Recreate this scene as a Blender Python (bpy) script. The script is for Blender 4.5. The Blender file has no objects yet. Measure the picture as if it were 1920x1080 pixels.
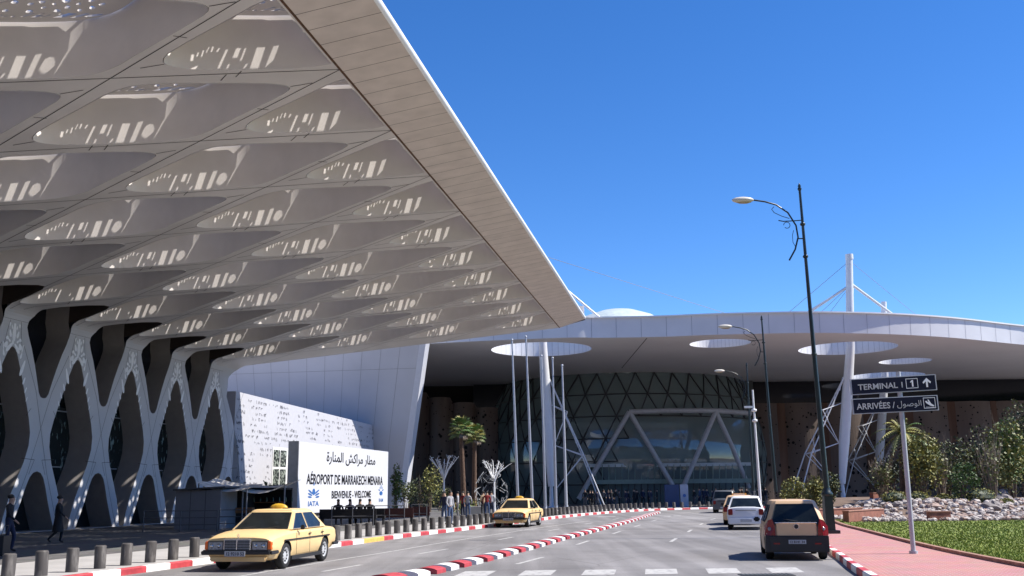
import bpy, bmesh, math, random
from mathutils import Vector, Matrix, geometry, noise
PI = math.pi; R = math.radians; rnd = random.Random(7)
SC = bpy.context.scene; COL = SC.collection
# ---------------------------------------------------------------- camera
CH = 1.85; FPX = 1850.0; PITCH = math.atan(380/FPX); ROLL = R(0.575)
cam = bpy.data.cameras.new('camera'); camo = bpy.data.objects.new('camera', cam); COL.objects.link(camo)
cam.sensor_width = 36; cam.lens = 36*FPX/1920; cam.clip_start = .1; cam.clip_end = 6000
F_ = Vector((0, math.cos(PITCH), math.sin(PITCH))); R0 = Vector((1,0,0)); U0 = R0.cross(F_)
RR = math.cos(ROLL)*R0 - math.sin(ROLL)*U0; UU = math.sin(ROLL)*R0 + math.cos(ROLL)*U0
m3 = Matrix((RR, UU, -F_)).transposed(); camo.matrix_world = Matrix.Translation((0,0,CH)) @ m3.to_4x4()
SC.camera = camo
def ray(px, py): return F_ + RR*((px-960)/FPX) + UU*((540-py)/FPX)
def atz(px, py, z=0.0):
    d = ray(px, py); return Vector((0,0,CH)) + d*((z-CH)/d.z)
def atY(px, py, Y):
    d = ray(px, py); return Vector((0,0,CH)) + d*(Y/d.y)
# ---------------------------------------------------------------- world, sun, exposure
SUN_AZ = 92.0; SUN_EL = 51.0
w = bpy.data.worlds.new('World'); SC.world = w; w.use_nodes = True
nt = w.node_tree; bg = nt.nodes['Background']; sky = nt.nodes.new('ShaderNodeTexSky'); sky.sky_type = 'NISHITA'
sky.sun_disc = False; sky.sun_elevation = R(SUN_EL); sky.sun_rotation = R(SUN_AZ); sky.altitude = 2500
sky.air_density = 1.0; sky.dust_density = 0.0; sky.ozone_density = 3.0
hs_ = nt.nodes.new('ShaderNodeHueSaturation'); hs_.inputs['Saturation'].default_value = 1.28; hs_.inputs['Hue'].default_value = .508; nt.links.new(sky.outputs[0], hs_.inputs['Color']); nt.links.new(hs_.outputs[0], bg.inputs[0]); bg.inputs[1].default_value = 0.13
sl = bpy.data.lights.new('sun', 'SUN'); so = bpy.data.objects.new('sun', sl); COL.objects.link(so)
sl.energy = 5.0; sl.angle = R(0.5); sl.color = (1.0, .95, .87)
sd = Vector((math.sin(R(SUN_AZ))*math.cos(R(SUN_EL)), math.cos(R(SUN_AZ))*math.cos(R(SUN_EL)), math.sin(R(SUN_EL))))
so.rotation_euler = sd.to_track_quat('Z', 'Y').to_euler()
SC.view_settings.view_transform = 'Standard'; SC.view_settings.look = 'None'; SC.view_settings.gamma = 1
SC.view_settings.exposure = 0.72
SC.cycles.max_bounces = 8; SC.cycles.transparent_max_bounces = 12
# ---------------------------------------------------------------- materials
MATS = {}
def mat(name, col, rough=.6, metal=0.0, var=0.08, scale=3.0, bump=0.0, bscale=40.0, col2=None, spec=None, coat=0.0, c2lo=.45, c2hi=.65, alpha=None, stretch=None):
    if name in MATS: return MATS[name]
    m = bpy.data.materials.new(name); m.use_nodes = True; n = m.node_tree.nodes; l = m.node_tree.links
    b = n['Principled BSDF']; b.inputs['Roughness'].default_value = rough; b.inputs['Metallic'].default_value = metal
    if spec is not None: b.inputs['Specular IOR Level'].default_value = spec
    if coat: b.inputs['Coat Weight'].default_value = coat
    tc = n.new('ShaderNodeTexCoord'); src = tc.outputs['Object']
    if stretch:
        mp = n.new('ShaderNodeMapping'); mp.inputs['Scale'].default_value = stretch; l.new(src, mp.inputs[0]); src = mp.outputs[0]
    nz = n.new('ShaderNodeTexNoise'); nz.inputs['Scale'].default_value = scale; nz.inputs['Detail'].default_value = 6
    l.new(src, nz.inputs['Vector'])
    cr = n.new('ShaderNodeValToRGB'); e = cr.color_ramp.elements
    a = [max(0, c*(1-var)) for c in col]; c2 = [min(1, c*(1+var)) for c in col] if col2 is None else list(col2)
    e[0].position = .3 if col2 is None else c2lo; e[0].color = a+[1]; e[1].position = .7 if col2 is None else c2hi; e[1].color = c2+[1]
    l.new(nz.outputs['Fac'], cr.inputs[0]); l.new(cr.outputs[0], b.inputs['Base Color'])
    if bump:
        nb = n.new('ShaderNodeTexNoise'); nb.inputs['Scale'].default_value = bscale; nb.inputs['Detail'].default_value = 4
        l.new(tc.outputs['Object'], nb.inputs['Vector'])
        bp = n.new('ShaderNodeBump'); bp.inputs['Strength'].default_value = bump; bp.inputs['Distance'].default_value = .02
        l.new(nb.outputs['Fac'], bp.inputs['Height']); l.new(bp.outputs[0], b.inputs['Normal'])
    MATS[name] = m; return m
def glass(name, tint, rough=.03, mixv=.35, painted_sheen=.0):
    if name in MATS: return MATS[name]
    m = bpy.data.materials.new(name); m.use_nodes = True; n = m.node_tree.nodes; l = m.node_tree.links
    b = n['Principled BSDF']; n.remove(b); out = n['Material Output']
    tr = n.new('ShaderNodeBsdfTransparent'); tr.inputs[0].default_value = (*tint, 1)
    gl = n.new('ShaderNodeBsdfGlossy'); gl.inputs['Roughness'].default_value = rough; gl.inputs[0].default_value = (.9,.95,1,1)
    fr = n.new('ShaderNodeFresnel'); fr.inputs[0].default_value = 1.5
    mp = n.new('ShaderNodeMath'); mp.operation = 'MULTIPLY_ADD'; mp.inputs[1].default_value = .6; mp.inputs[2].default_value = mixv
    l.new(fr.outputs[0], mp.inputs[0]); mx = n.new('ShaderNodeMixShader'); l.new(mp.outputs[0], mx.inputs[0])
    l.new(tr.outputs[0], mx.inputs[1]); l.new(gl.outputs[0], mx.inputs[2]); df = n.new('ShaderNodeBsdfDiffuse'); df.inputs[0].default_value = (.32,.40,.40,1); m2_ = n.new('ShaderNodeMixShader'); m2_.inputs[0].default_value = painted_sheen  # flat diffuse grey-green mixed in to stand for reflected light on the glass
    l.new(mx.outputs[0], m2_.inputs[1]); l.new(df.outputs[0], m2_.inputs[2]); l.new(m2_.outputs[0], out.inputs[0])
    MATS[name] = m; return m
WHITE_PANEL = mat('white_panel', (.56,.555,.57), .45, var=.05, scale=.6)
SOFFIT = mat('soffit_panel', (.58,.55,.535), .55, var=.08, scale=.5)
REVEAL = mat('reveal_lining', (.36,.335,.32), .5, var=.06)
LINING = mat('cell_lining', (.74,.70,.68), .5, var=.05, scale=1.0)
FASCIA = mat('fascia_board', (.60,.53,.485), .6, var=.10, scale=1.2, stretch=(1,1,1))
SEAM = mat('dark_seam', (.035,.03,.028), .8)
RUSTSEAM = mat('rusty_joint', (.11,.055,.03), .8, var=.4, scale=6)
BWHITE = mat('bright_white_paint', (.80,.80,.80), .4, var=.03)
ORN = mat('lit_cutout_white', (.93,.93,.94), .4, var=.02)  # near-white colour stands in for the glow of the facade cutouts
DGLASS = mat('dark_window_glass', (.010,.018,.020), .10, spec=.6, scale=5.0, col2=(.20,.27,.26), c2lo=.60, c2hi=.68, stretch=(1,1,.35))  # pale teal streaks painted in for glimpses of lit reflections
NAVYG = mat('navy_glass', (.006,.008,.014), .12, var=.4)
DARKIN = mat('dark_interior', (.012,.011,.011), .9)
BROWNIN = mat('brown_interior', (.06,.045,.037), .8)
# ---------------------------------------------------------------- helpers
def tag(o, label=None, cat=None, group=None, kind=None):
    if label: o['label'] = label
    if cat: o['category'] = cat
    if group: o['group'] = group
    if kind: o['kind'] = kind
    return o
def empty(name, loc=(0,0,0), rz=0.0, label=None, cat=None, group=None):
    o = bpy.data.objects.new(name, None); COL.objects.link(o); o.location = loc; o.rotation_euler = (0,0,rz)
    o.empty_display_size = .3
    return tag(o, label, cat, group)
def mobj(name, me, parent=None, loc=None):
    o = bpy.data.objects.new(name, me); COL.objects.link(o)
    if parent: o.parent = parent
    if loc is not None: o.location = loc
    return o
class MB:
    def __init__(s): s.v = []; s.f = []; s.m = []; s.mats = []; s.sm = []
    def mi(s, m):
        if m not in s.mats: s.mats.append(m)
        return s.mats.index(m)
    def add(s, vs, fs, m, smooth=False):
        o = len(s.v); s.v += [tuple(v) for v in vs]; k = s.mi(m)
        for f in fs: s.f.append([i+o for i in f]); s.m.append(k); s.sm.append(smooth)
    def box(s, c, d, m, rz=0.0, taper=1.0, tilt=None):
        cx,cy,cz = c; dx,dy,dz = [q/2 for q in d]; vs = []
        for z,k in ((-dz,1),(dz,taper)):
            for x,y in ((-dx,-dy),(dx,-dy),(dx,dy),(-dx,dy)): vs.append(Vector((x*k,y*k,z)))
        M = Matrix.Rotation(rz, 3, 'Z')
        if tilt is not None: M = M @ tilt
        vs = [M@v + Vector(c) for v in vs]
        s.add(vs, [(3,2,1,0),(4,5,6,7),(0,1,5,4),(1,2,6,5),(2,3,7,6),(3,0,4,7)], m)
    def tube(s, pts, r, m, n=8, cap=True, smooth=True):
        pts = [Vector(p) for p in pts]; rs = r if isinstance(r, (list,tuple)) else [r]*len(pts)
        vs = []; fs = []; up = None
        for i,p in enumerate(pts):
            t = (pts[min(i+1,len(pts)-1)] - pts[max(i-1,0)]).normalized()
            if up is None: up = Vector((0,0,1)) if abs(t.z) < .9 else Vector((1,0,0))
            a = t.cross(up)
            if a.length < 1e-4: a = t.orthogonal()
            a.normalize(); b = a.cross(t).normalized(); up = b if abs(t.z) > .9 or True else up
            for k in range(n):
                an = 2*PI*k/n; vs.append(p + a*math.cos(an)*rs[i] + b*math.sin(an)*rs[i])
        for i in range(len(pts)-1):
            for k in range(n):
                k2 = (k+1)%n; fs.append((i*n+k, i*n+k2, (i+1)*n+k2, (i+1)*n+k))
        s.add(vs, fs, m, smooth)
        if cap:
            s.add(vs[:n], [tuple(range(n))[::-1]], m); s.add(vs[-n:], [tuple(range(n))], m)
    def lathe(s, prof, m, n=16, c=(0,0,0), axis='Z', smooth=True, cap=True):
        vs = []; fs = []
        for r,z in prof:
            for k in range(n):
                a = 2*PI*k/n; x,y = r*math.cos(a), r*math.sin(a)
                v = (x,y,z) if axis=='Z' else ((z,x,y) if axis=='X' else (x,z,y))
                vs.append(Vector(v)+Vector(c))
        for i in range(len(prof)-1):
            for k in range(n):
                k2=(k+1)%n; fs.append((i*n+k,i*n+k2,(i+1)*n+k2,(i+1)*n+k))
        s.add(vs, fs, m, smooth)
        if cap: s.add(vs[:n],[tuple(range(n))[::-1]],m); s.add(vs[-n:],[tuple(range(n))],m)
    def sphere(s, c, r, m, n=12, k=8, jit=0, rg=None):
        rx,ry,rz = (r,r,r) if not isinstance(r,(tuple,list)) else r; vs=[]; fs=[]
        for i in range(k+1):
            ph = PI*i/k
            for j in range(n):
                th = 2*PI*j/n; q = 1+(rg.uniform(-jit,jit) if rg else 0)
                vs.append((c[0]+rx*q*math.sin(ph)*math.cos(th), c[1]+ry*q*math.sin(ph)*math.sin(th), c[2]+rz*q*math.cos(ph)))
        for i in range(k):
            for j in range(n):
                j2=(j+1)%n; fs.append((i*n+j, (i+1)*n+j, (i+1)*n+j2, i*n+j2))
        s.add(vs, fs, m, not jit)
    def prism(s, poly, z0, z1, m):   # poly ccw xy
        n=len(poly); vs=[(x,y,z0) for x,y in poly]+[(x,y,z1) for x,y in poly]
        fs=[tuple(range(n))[::-1], tuple(range(n,2*n))]+[(i,(i+1)%n,n+(i+1)%n,n+i) for i in range(n)]
        s.add(vs,fs,m)
    def mesh(s, name):
        me = bpy.data.meshes.new(name); me.from_pydata(s.v, [], s.f)
        for m in s.mats: me.materials.append(m)
        me.polygons.foreach_set('material_index', s.m); me.polygons.foreach_set('use_smooth', s.sm); me.update()
        return me
    def build(s, name, parent=None, loc=None, merge=False, bevel=0):
        me = s.mesh(name)
        if merge or bevel:
            bm = bmesh.new(); bm.from_mesh(me); bmesh.ops.remove_doubles(bm, verts=bm.verts, dist=1e-4)
            bmesh.ops.recalc_face_normals(bm, faces=bm.faces)
            if bevel:
                es=[e for e in bm.edges if len(e.link_faces)==2 and e.calc_face_angle(0)>.5]
                bmesh.ops.bevel(bm, geom=es, offset=bevel, segments=2, affect='EDGES', clamp_overlap=True)
            bm.to_mesh(me); bm.free()
        return mobj(name, me, parent, loc)
def copy_tree(o, parent=None):
    c = o.copy(); COL.objects.link(c); c.parent = parent
    for ch in list(o.children): copy_tree(ch, c)
    return c
def ssmooth(me, ang=35):
    a = math.radians(ang)
    bm = bmesh.new(); bm.from_mesh(me)
    for f in bm.faces: f.smooth = True
    for e in bm.edges: e.smooth = not (len(e.link_faces)==2 and e.calc_face_angle(0) > a)
    bm.to_mesh(me); bm.free()
def tess(outer, holes=()):
    loops = [[Vector((x,y,0)) for x,y in lp] for lp in [outer]+list(holes)]
    flat = [v for lp in loops for v in lp]; return flat, geometry.tessellate_polygon(loops)
def text_part(name, body, size, m, parent, origin, xdir, up, xs=1.0, bold=0.0, ext=.006, align='LEFT', lift=.006, spacing=1.0):
    cu = bpy.data.curves.new(name, 'FONT'); cu.body = body; cu.size = size; cu.align_x = align; cu.offset = bold; cu.extrude = ext
    cu.space_character = spacing; cu.resolution_u = 3
    o = bpy.data.objects.new(name, cu); COL.objects.link(o); bpy.context.view_layer.update()
    dg = bpy.context.evaluated_depsgraph_get(); me = bpy.data.meshes.new_from_object(o.evaluated_get(dg))
    bpy.data.objects.remove(o); me.materials.clear(); me.materials.append(m)
    x = Vector(xdir).normalized(); u = Vector(up).normalized(); nrm = x.cross(u)
    for v in me.vertices: v.co = Vector(origin) + x*(v.co.x*xs) + u*v.co.y + nrm*(v.co.z+lift+ext)
    return mobj(name, me, parent)
# ---------------------------------------------------------------- ground, road, kerbs
ASPH = mat('asphalt', (.215,.205,.205), .85, var=.10, scale=.35, bump=.25, bscale=60)
def asphalt():
    n=ASPH.node_tree.nodes; l=ASPH.node_tree.links; b=n['Principled BSDF']; base=b.inputs['Base Color'].links[0].from_socket; tc=n['Texture Coordinate']
    def layer(prev,kind,scale,rot,st,lo,hi,c0,c1,fac):
        mp=n.new('ShaderNodeMapping'); mp.inputs['Rotation'].default_value=(0,0,rot); mp.inputs['Scale'].default_value=st; l.new(tc.outputs['Object'],mp.inputs[0])
        if kind=='n': t=n.new('ShaderNodeTexNoise'); t.inputs['Detail'].default_value=5; o=t.outputs['Fac']
        else: t=n.new('ShaderNodeTexVoronoi'); t.feature='DISTANCE_TO_EDGE'; o=t.outputs['Distance']
        t.inputs['Scale'].default_value=scale; l.new(mp.outputs[0],t.inputs['Vector'])
        cr=n.new('ShaderNodeValToRGB'); e=cr.color_ramp.elements; e[0].position=lo; e[1].position=hi; e[0].color=(*c0,1); e[1].color=(*c1,1); l.new(o,cr.inputs[0])
        mx=n.new('ShaderNodeMix'); mx.data_type='RGBA'; mx.blend_type='MULTIPLY'; mx.inputs['Factor'].default_value=fac; l.new(prev,mx.inputs['A']); l.new(cr.outputs[0],mx.inputs['B']); return mx.outputs['Result']
    o=layer(base,'n',1.0,R(14),(1.1,.05,1),.40,.62,(.78,.78,.78),(1.12,1.12,1.12),.9)
    o=layer(o,'n',.22,0,(1,1,1),.42,.60,(.82,.81,.80),(1.1,1.1,1.1),.8)
    o=layer(o,'n',26,0,(1,1,1),.3,.7,(.72,.72,.72),(1.2,1.2,1.2),.7)
    o=layer(o,'v',.16,R(9),(1,1,1),.0,.004,(.55,.54,.53),(1,1,1),.8)
    o=layer(o,'n',1.6,0,(1,1,1),.24,.30,(.55,.54,.52),(1,1,1),.9)
    l.new(o,b.inputs['Base Color'])
asphalt()
PAVE = mat('light_paving', (.36,.345,.335), .8, var=.10, scale=.8, bump=.1)
def brickmat(name, c1, c2, mortar, sc, rot=0.0, w_=.5, h_=.25):
    m = bpy.data.materials.new(name); m.use_nodes = True; n = m.node_tree.nodes; l = m.node_tree.links; b = n['Principled BSDF']
    tc = n.new('ShaderNodeTexCoord'); mp = n.new('ShaderNodeMapping'); mp.inputs['Rotation'].default_value = (0,0,rot)
    br = n.new('ShaderNodeTexBrick'); br.inputs['Scale'].default_value = sc; br.inputs['Color1'].default_value = (*c1,1); br.inputs['Color2'].default_value = (*c2,1)
    br.inputs['Mortar'].default_value = (*mortar,1); br.inputs['Mortar Size'].default_value = .012; br.inputs['Brick Width'].default_value = w_; br.inputs['Row Height'].default_value = h_
    l.new(tc.outputs['Object'], mp.inputs[0]); l.new(mp.outputs[0], br.inputs['Vector'])
    nz = n.new('ShaderNodeTexNoise'); nz.inputs['Scale'].default_value = 1.5; mx = n.new('ShaderNodeMix'); mx.data_type='RGBA'; mx.blend_type='MULTIPLY'; mx.inputs['Factor'].default_value=.35
    l.new(tc.outputs['Object'], nz.inputs['Vector'])
    l.new(br.outputs['Color'], mx.inputs['A']); l.new(nz.outputs['Color'], mx.inputs['B']); l.new(mx.outputs['Result'], b.inputs['Base Color'])
    b.inputs['Roughness'].default_value = .85; MATS[name] = m; return m
REDPAVE = brickmat('red_pavers', (.50,.20,.18), (.42,.17,.155), (.55,.36,.33), 1.0, R(12), .22, .11)
PLAZA = brickmat('plaza_tiles', (.11,.105,.105), (.15,.145,.14), (.07,.07,.07), 1.0, R(-10), 1.2, .6)
EARTH = mat('dry_earth', (.20,.15,.11), .95, var=.2, scale=.5)
def sheet(name, poly, z, m, kind='structure', parent=None):
    v, t = tess(poly); me = bpy.data.meshes.new(name); me.from_pydata([(p.x,p.y,z) for p in v], [], [tuple(q) for q in t]); me.materials.append(m)
    bm = bmesh.new(); bm.from_mesh(me); bmesh.ops.recalc_face_normals(bm, faces=bm.faces)
    for f in bm.faces:
        if f.normal.z < 0: f.normal_flip()
    bm.to_mesh(me); bm.free(); o = mobj(name, me, parent)
    if kind: o['kind'] = kind
    return o
sheet('ground', [(-1500,-300),(1500,-300),(1500,2500),(-1500,2500)], -.012, EARTH)
sheet('road', [(-60,-40),(200,-40),(200,140),(-60,140)], -.004, ASPH)
hb=MB(); hr=random.Random(2)
for i in range(60):
    x0=-600+i*20; 
    hb.add([(x0,-170,-1),(x0+20.1,-170,-1),(x0+20.1,-175,58+14*noise.noise((i*.4+.4,0,0))),(x0,-175,58+14*noise.noise((i*.4,0,0))),(x0,-260,-1),(x0+20.1,-260,-1)],[(0,1,2,3),(3,2,5,4)],mat('added_ridge_green',(.05,.065,.035),.95,var=.5,scale=.3))
hb.build('added_ridge')['kind']='structure'  # unseen ridge added behind the camera, keeps pale horizon out of drum reflections
def resample(pts, step):
    pts=[Vector((p[0],p[1])) for p in pts]; out=[pts[0].copy()]; acc=0
    for a,b_ in zip(pts,pts[1:]):
        L=(b_-a).length; d=step-acc
        while d<=L: out.append(a+(b_-a)*(d/L)); d+=step
        acc=L-(d-step)
    return out
def smoothline(pts, n=8):
    P=[Vector((p[0],p[1])) for p in pts]; out=[]
    for i in range(len(P)-1):
        p0=P[max(i-1,0)];p1=P[i];p2=P[i+1];p3=P[min(i+2,len(P)-1)]
        for k in range(n):
            t=k/n; out.append(.5*((2*p1)+(-p0+p2)*t+(2*p0-5*p1+4*p2-p3)*t*t+(-p0+3*p1-3*p2+p3)*t**3))
    out.append(P[-1]); return out
KL = smoothline([(-16.5,-8),(-12.8,8),(-9.5,22.5),(-8.1,28.2),(-6.1,35.6),(-4.2,43),(-1.9,50.5),(1.3,62),(4.2,72),(8.2,82),(12.4,89.5),(17.5,93.6),(24,95.5),(34,96)])
KR = smoothline([(1.5,-8),(4.6,8),(7.2,21.2),(8.4,26.5),(9.5,31.5),(11.1,38.5),(12.9,46),(15.6,57),(19,70),(23,81),(30,87.5),(40,89),(60,90)])
def offs(line, d):
    o=[]
    for i,p in enumerate(line):
        t=(line[min(i+1,len(line)-1)]-line[max(i-1,0)]).normalized(); o.append(Vector((p.x - t.y*d, p.y + t.x*d)))   # left of travel
    return o
KW=.16; KH=.15
# pavements as raised slabs
def slab(name, poly, z, m):
    b=MB(); v,t=tess(poly); b.add([(p.x,p.y,z) for p in v],[tuple(q) for q in t],m)
    n=len(poly); b.add([(x,y,z) for x,y in poly]+[(x,y,-.02) for x,y in poly],[(i,(i+1)%n,n+(i+1)%n,n+i) for i in range(n)],m)
    o=b.build(name,merge=True); o['kind']='structure'
    return o
KLo=offs(KL,KW+.003); stripi=offs(KL,6.6)
cut=[p for p in KLo]
slab('pavement', [tuple(p) for p in KLo]+[tuple(p) for p in reversed(offs(KL,4.2))], .135, PAVE)
pl=[tuple(p) for p in offs(KL,4.203)]
slab('plaza', pl+[(34,140),(-90,140),(-90,-8)], .13, PLAZA)
KRo=offs(KR,-KW-.003)
LE=smoothline([(8.6,-8),(9.6,8),(10.7,20),(11.35,26),(12.2,31.4),(13.9,40.6),(14.9,46),(16.3,52),(17.4,56)])
slab('pavement', [tuple(p) for p in KRo]+[(60,60)]+[tuple(p) for p in reversed(LE)], .13, REDPAVE)
# kerbs: painted stones, alternately red and white
KRED=mat('red_kerb_paint',(.45,.05,.06),.6,var=.25,scale=5); KWH=mat('white_kerb_paint',(.78,.76,.73),.6,var=.10,scale=5); KYE=mat('yellow_kerb_paint',(.72,.42,.10),.6,var=.15,scale=5)
def kerb(name,line,side,label,y_at=None,step=1.02,start=0,end=9999,phase=0):
    root=empty(name,(0,0,0),0,label,'kerb'); pts=resample(line,.34); k=0; i=0; L=3
    n=len(pts); made=0
    while i<n-4:
        seg=pts[i:i+4]; c=(KRED,KWH)[(k+phase)%2]
        if y_at and y_at[0]<seg[0].y<y_at[1]: c=KYE
        b=MB(); off=offs(seg,side*KW); prof=[]
        for a_,b_ in zip(seg,off):
            a2=a_.lerp(b_,.12); prof.append(((a_.x,a_.y,-.01),(a_.x,a_.y,KH-.025),(a2.x,a2.y,KH),(b_.x,b_.y,KH),(b_.x,b_.y,-.01)))
        vs=[v for p in prof for v in p]; fs=[]
        for q in range(len(prof)-1):
            for j in range(4): fs.append((q*5+j,q*5+j+1,(q+1)*5+j+1,(q+1)*5+j))
        fs.append((0,1,2,3,4)); e=(len(prof)-1)*5; fs.append((e+4,e+3,e+2,e+1,e))
        b.add(vs,fs,c)
        if seg[0].y>12 and made<98: b.build('kerb_stone',root,merge=True); made+=1
        k+=1; i+=3
    return root
def clipY(line,y0,y1): return [p for p in line if y0<=p.y<=y1]
kerb('kerb',clipY(KL,14,97),1,'red and white painted kerb along the bollard row on the left of the road',(37.6,39.6))
kerb('kerb',clipY(KR,14,92),-1,'red and white painted kerb beside the red brick pavement on the right')
# road markings
MARK=mat('worn_road_paint',(.50,.49,.475),.8,var=.15,scale=6,col2=(.26,.25,.25),c2lo=.50,c2hi=.66)
def marks(name,quads,label_kind='structure'):
    b=MB()
    for q in quads: b.add([(x,y,.0005) for x,y in q],[(0,1,2,3)],MARK)
    o=b.build(name); o['kind']='structure'; return o
def strip(line,w_):
    a=offs(line,w_/2); c=offs(line,-w_/2); return [(tuple(a[i]),tuple(c[i]),tuple(c[i+1]),tuple(a[i+1])) for i in range(len(line)-1)]
Q=[]
q0=smoothline([(-6.6,22),(-5.1,28.1),(-4.0,32.0),(-2.4,38.4),(1.2,51.0),(4.6,62)]); Q+=strip(q0,.11)
for x0,y0,x1,y1 in ((-4.6,24.5,-4.0,26.6),(-2.9,31.0,-2.2,33.4),(-.65,39.2,-.05,41.4),(1.6,47.4,2.2,49.6),(3.9,56,4.5,58.2),(6.2,64,6.8,66),(.05,26.3,.8,28.9),(2.15,35.2,2.75,37.8),(4.2,43.5,4.8,46),(6.1,51.5,6.7,54),(8.1,60,8.8,62.5),(10.4,69,11.2,71.5),(13.5,77,14.6,79),
    (5.6,36.5,6.2,39),(7.6,44.5,8.2,47),(9.7,53,10.3,55.5),(11.9,61.5,12.7,64)):
    Q+=strip([Vector((x0,y0)),Vector((x1,y1))],.13)
for i in range(6):   # zebra in front
    x=-1.25+i*1.42; Q.append(((x-.12,22.7+.02*i),(x+.62,22.75+.02*i),(x+.82,24.2+.02*i),(x+.08,24.15+.02*i)))
for i in range(4):   # give way marks far down
    x=3.5+i*2.3; Q.append(((x,70.6),(x+1.2,70.7),(x+1.4,71.6),(x+.2,71.5)))
marks('road_marking',Q)
# drain grate in the gutter
gb=MB(); GR=mat('cast_iron',(.03,.03,.03),.6); gp=atz(1437,1078); 
gb.box((gp.x,gp.y,.004),(1.15,.5,.008),GR)
for i in range(12): gb.box((gp.x-.5+i*.09,gp.y,.012),(.03,.44,.01),mat('worn_steel',(.12,.12,.12),.5))
tag(gb.build('drain_grate'),'dark iron drain grate set in the asphalt behind the tan hatchback','drain')
# separator blocks between carriageways
SEPR=mat('red_block_paint',(.42,.05,.06),.6,var=.2,scale=6); SEPW=mat('white_block_paint',(.76,.75,.73),.6,var=.08,scale=6)
def sepmesh(m):
    b=MB(); L=.60; W=.58; n=8; H_=.145; vs=[]
    for y in (-L/2,L/2):
        vs.append((-W/2,y,0))
        for i in range(n+1):
            u=i/n; vs.append((-W/2+W*u,y,.09+(H_-.09)*math.sin(PI*u)**.7))
        vs.append((W/2,y,0))
    k=n+3; fs=[tuple(range(k))[::-1],tuple(range(k,2*k))]+[(i,i+1,k+i+1,k+i) for i in range(k-1)]
    b.add(vs,fs,m); me=b.mesh('separator_block'); 
    bm=bmesh.new(); bm.from_mesh(me); bmesh.ops.recalc_face_normals(bm,faces=bm.faces); bm.to_mesh(me); bm.free(); return me
smr,smw=sepmesh(SEPR),sepmesh(SEPW)
ORD=['nearest','second','third','fourth','fifth','sixth','seventh','eighth','ninth','tenth','eleventh','twelfth']
sp=resample(smoothline([(-2.7,21.9),(-2.2,23.0),(-1.75,24.6),(-1.2,26.6),(-.68,28.6),(-.2,30.7),(.3,32.7),(.85,35.1),(1.3,37.1),(1.85,39.5),(2.65,42.6),(4.6,50.6),(6.7,59.5),(9.5,72.3),(11.3,80)]),1.0)
cnt=[0,0]
for i,p in enumerate(sp):
    t=(sp[min(i+1,len(sp)-1)]-sp[max(i-1,0)]); r=i%2
    o=mobj('separator_block',(smr,smw)[r],None,(p.x,p.y,-.003)); o.rotation_euler=(0,0,math.atan2(t.y,t.x)-PI/2)
    cn=('red','white')[r]; k=cnt[r]; cnt[r]+=1
    lab=(f'{ORD[k]} {cn} concrete lane separator block counted from the camera' if k<12 else f'{cn} concrete lane separator block far down the road')
    tag(o,lab,'kerb block','lane separator blocks down the middle of the road')
# bollards
BOL=mat('bollard_concrete',(.09,.08,.075),.75,var=.3,scale=9,col2=(.19,.175,.16),c2lo=.5,c2hi=.75,stretch=(1,1,.25))
bb=MB(); bb.lathe([(.135,0),(.135,.50),(.125,.525),(.10,.535),(.0,.537)],BOL,20,cap=False); bme=bb.mesh('bollard')
bl=resample([p for p in offs(KL,.75) if p.y>20.2],1.02)
k=0
for i,p in enumerate(bl):
    if p.y>95.2 and p.x>30: break
    o=mobj('bollard',bme,None,(p.x,p.y,.135)); o.rotation_euler=(rnd.uniform(-.02,.02),rnd.uniform(-.02,.02),rnd.uniform(0,6))
    if i<12: lab=f'{ORD[i]} squat grey concrete bollard on the left pavement counted from the camera'
    elif p.y<54: lab='squat grey concrete bollard on the pavement between the two yellow taxis'
    else: lab='small grey bollard in the far row curving along the kerb to the terminal'
    tag(o,lab,'bollard','grey bollards along the left pavement')
# ---------------------------------------------------------------- left terminal: lattice facade and canopy
AZ=R(10.27); D=Vector((math.sin(AZ),math.cos(AZ),0)); N=Vector((math.cos(AZ),-math.sin(AZ),0)); B0=Vector((-23.188,49.225,0))
KS=.156; ZC=10.6; PT=5.1; SE=21.9; SO=23.95; TN=-40.0
def W(s,t,z): return B0+N*s+D*t+Vector((0,0,z))
def cz(s): return ZC+KS*s
def sheetpos(v,t,dz=0,ds=0):
    # v<0 facade, v>0 soffit, rounded bend between
    r=.9
    if v<=-r: return W(ds,t,ZC+v+0)
    if v>=r: return W(v,t,cz(v)+dz)
    u=(v+r)/(2*r); a=(0,ZC-r); c=(0,ZC); e=(r,cz(r)); x=(1-u)**2*a[0]+2*u*(1-u)*c[0]+u*u*e[0]; z=(1-u)**2*a[1]+2*u*(1-u)*c[1]+u*u*e[1]
    return W(x,t,z)
def rnd_poly(pts, it=2):
    for _ in range(it):
        q=[]
        for i in range(len(pts)):
            a=pts[i]; c=pts[(i+1)%len(pts)]; q.append((a[0]*.75+c[0]*.25,a[1]*.75+c[1]*.25)); q.append((a[0]*.25+c[0]*.75,a[1]*.25+c[1]*.75))
        pts=q
    return pts
CELL=rnd_poly([(-4.02,-.42),(-4.02,-.05),(-3.5,.50),(-1.25,1.70),(-.35,1.99),(.45,1.93),(1.3,1.55),(3.6,.62),(4.02,.35),(3.98,.02),(3.4,-.45),(1.25,-1.66),(.35,-2.06),(-.5,-1.98),(-1.3,-1.65),(-3.55,-.78)],1)
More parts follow.
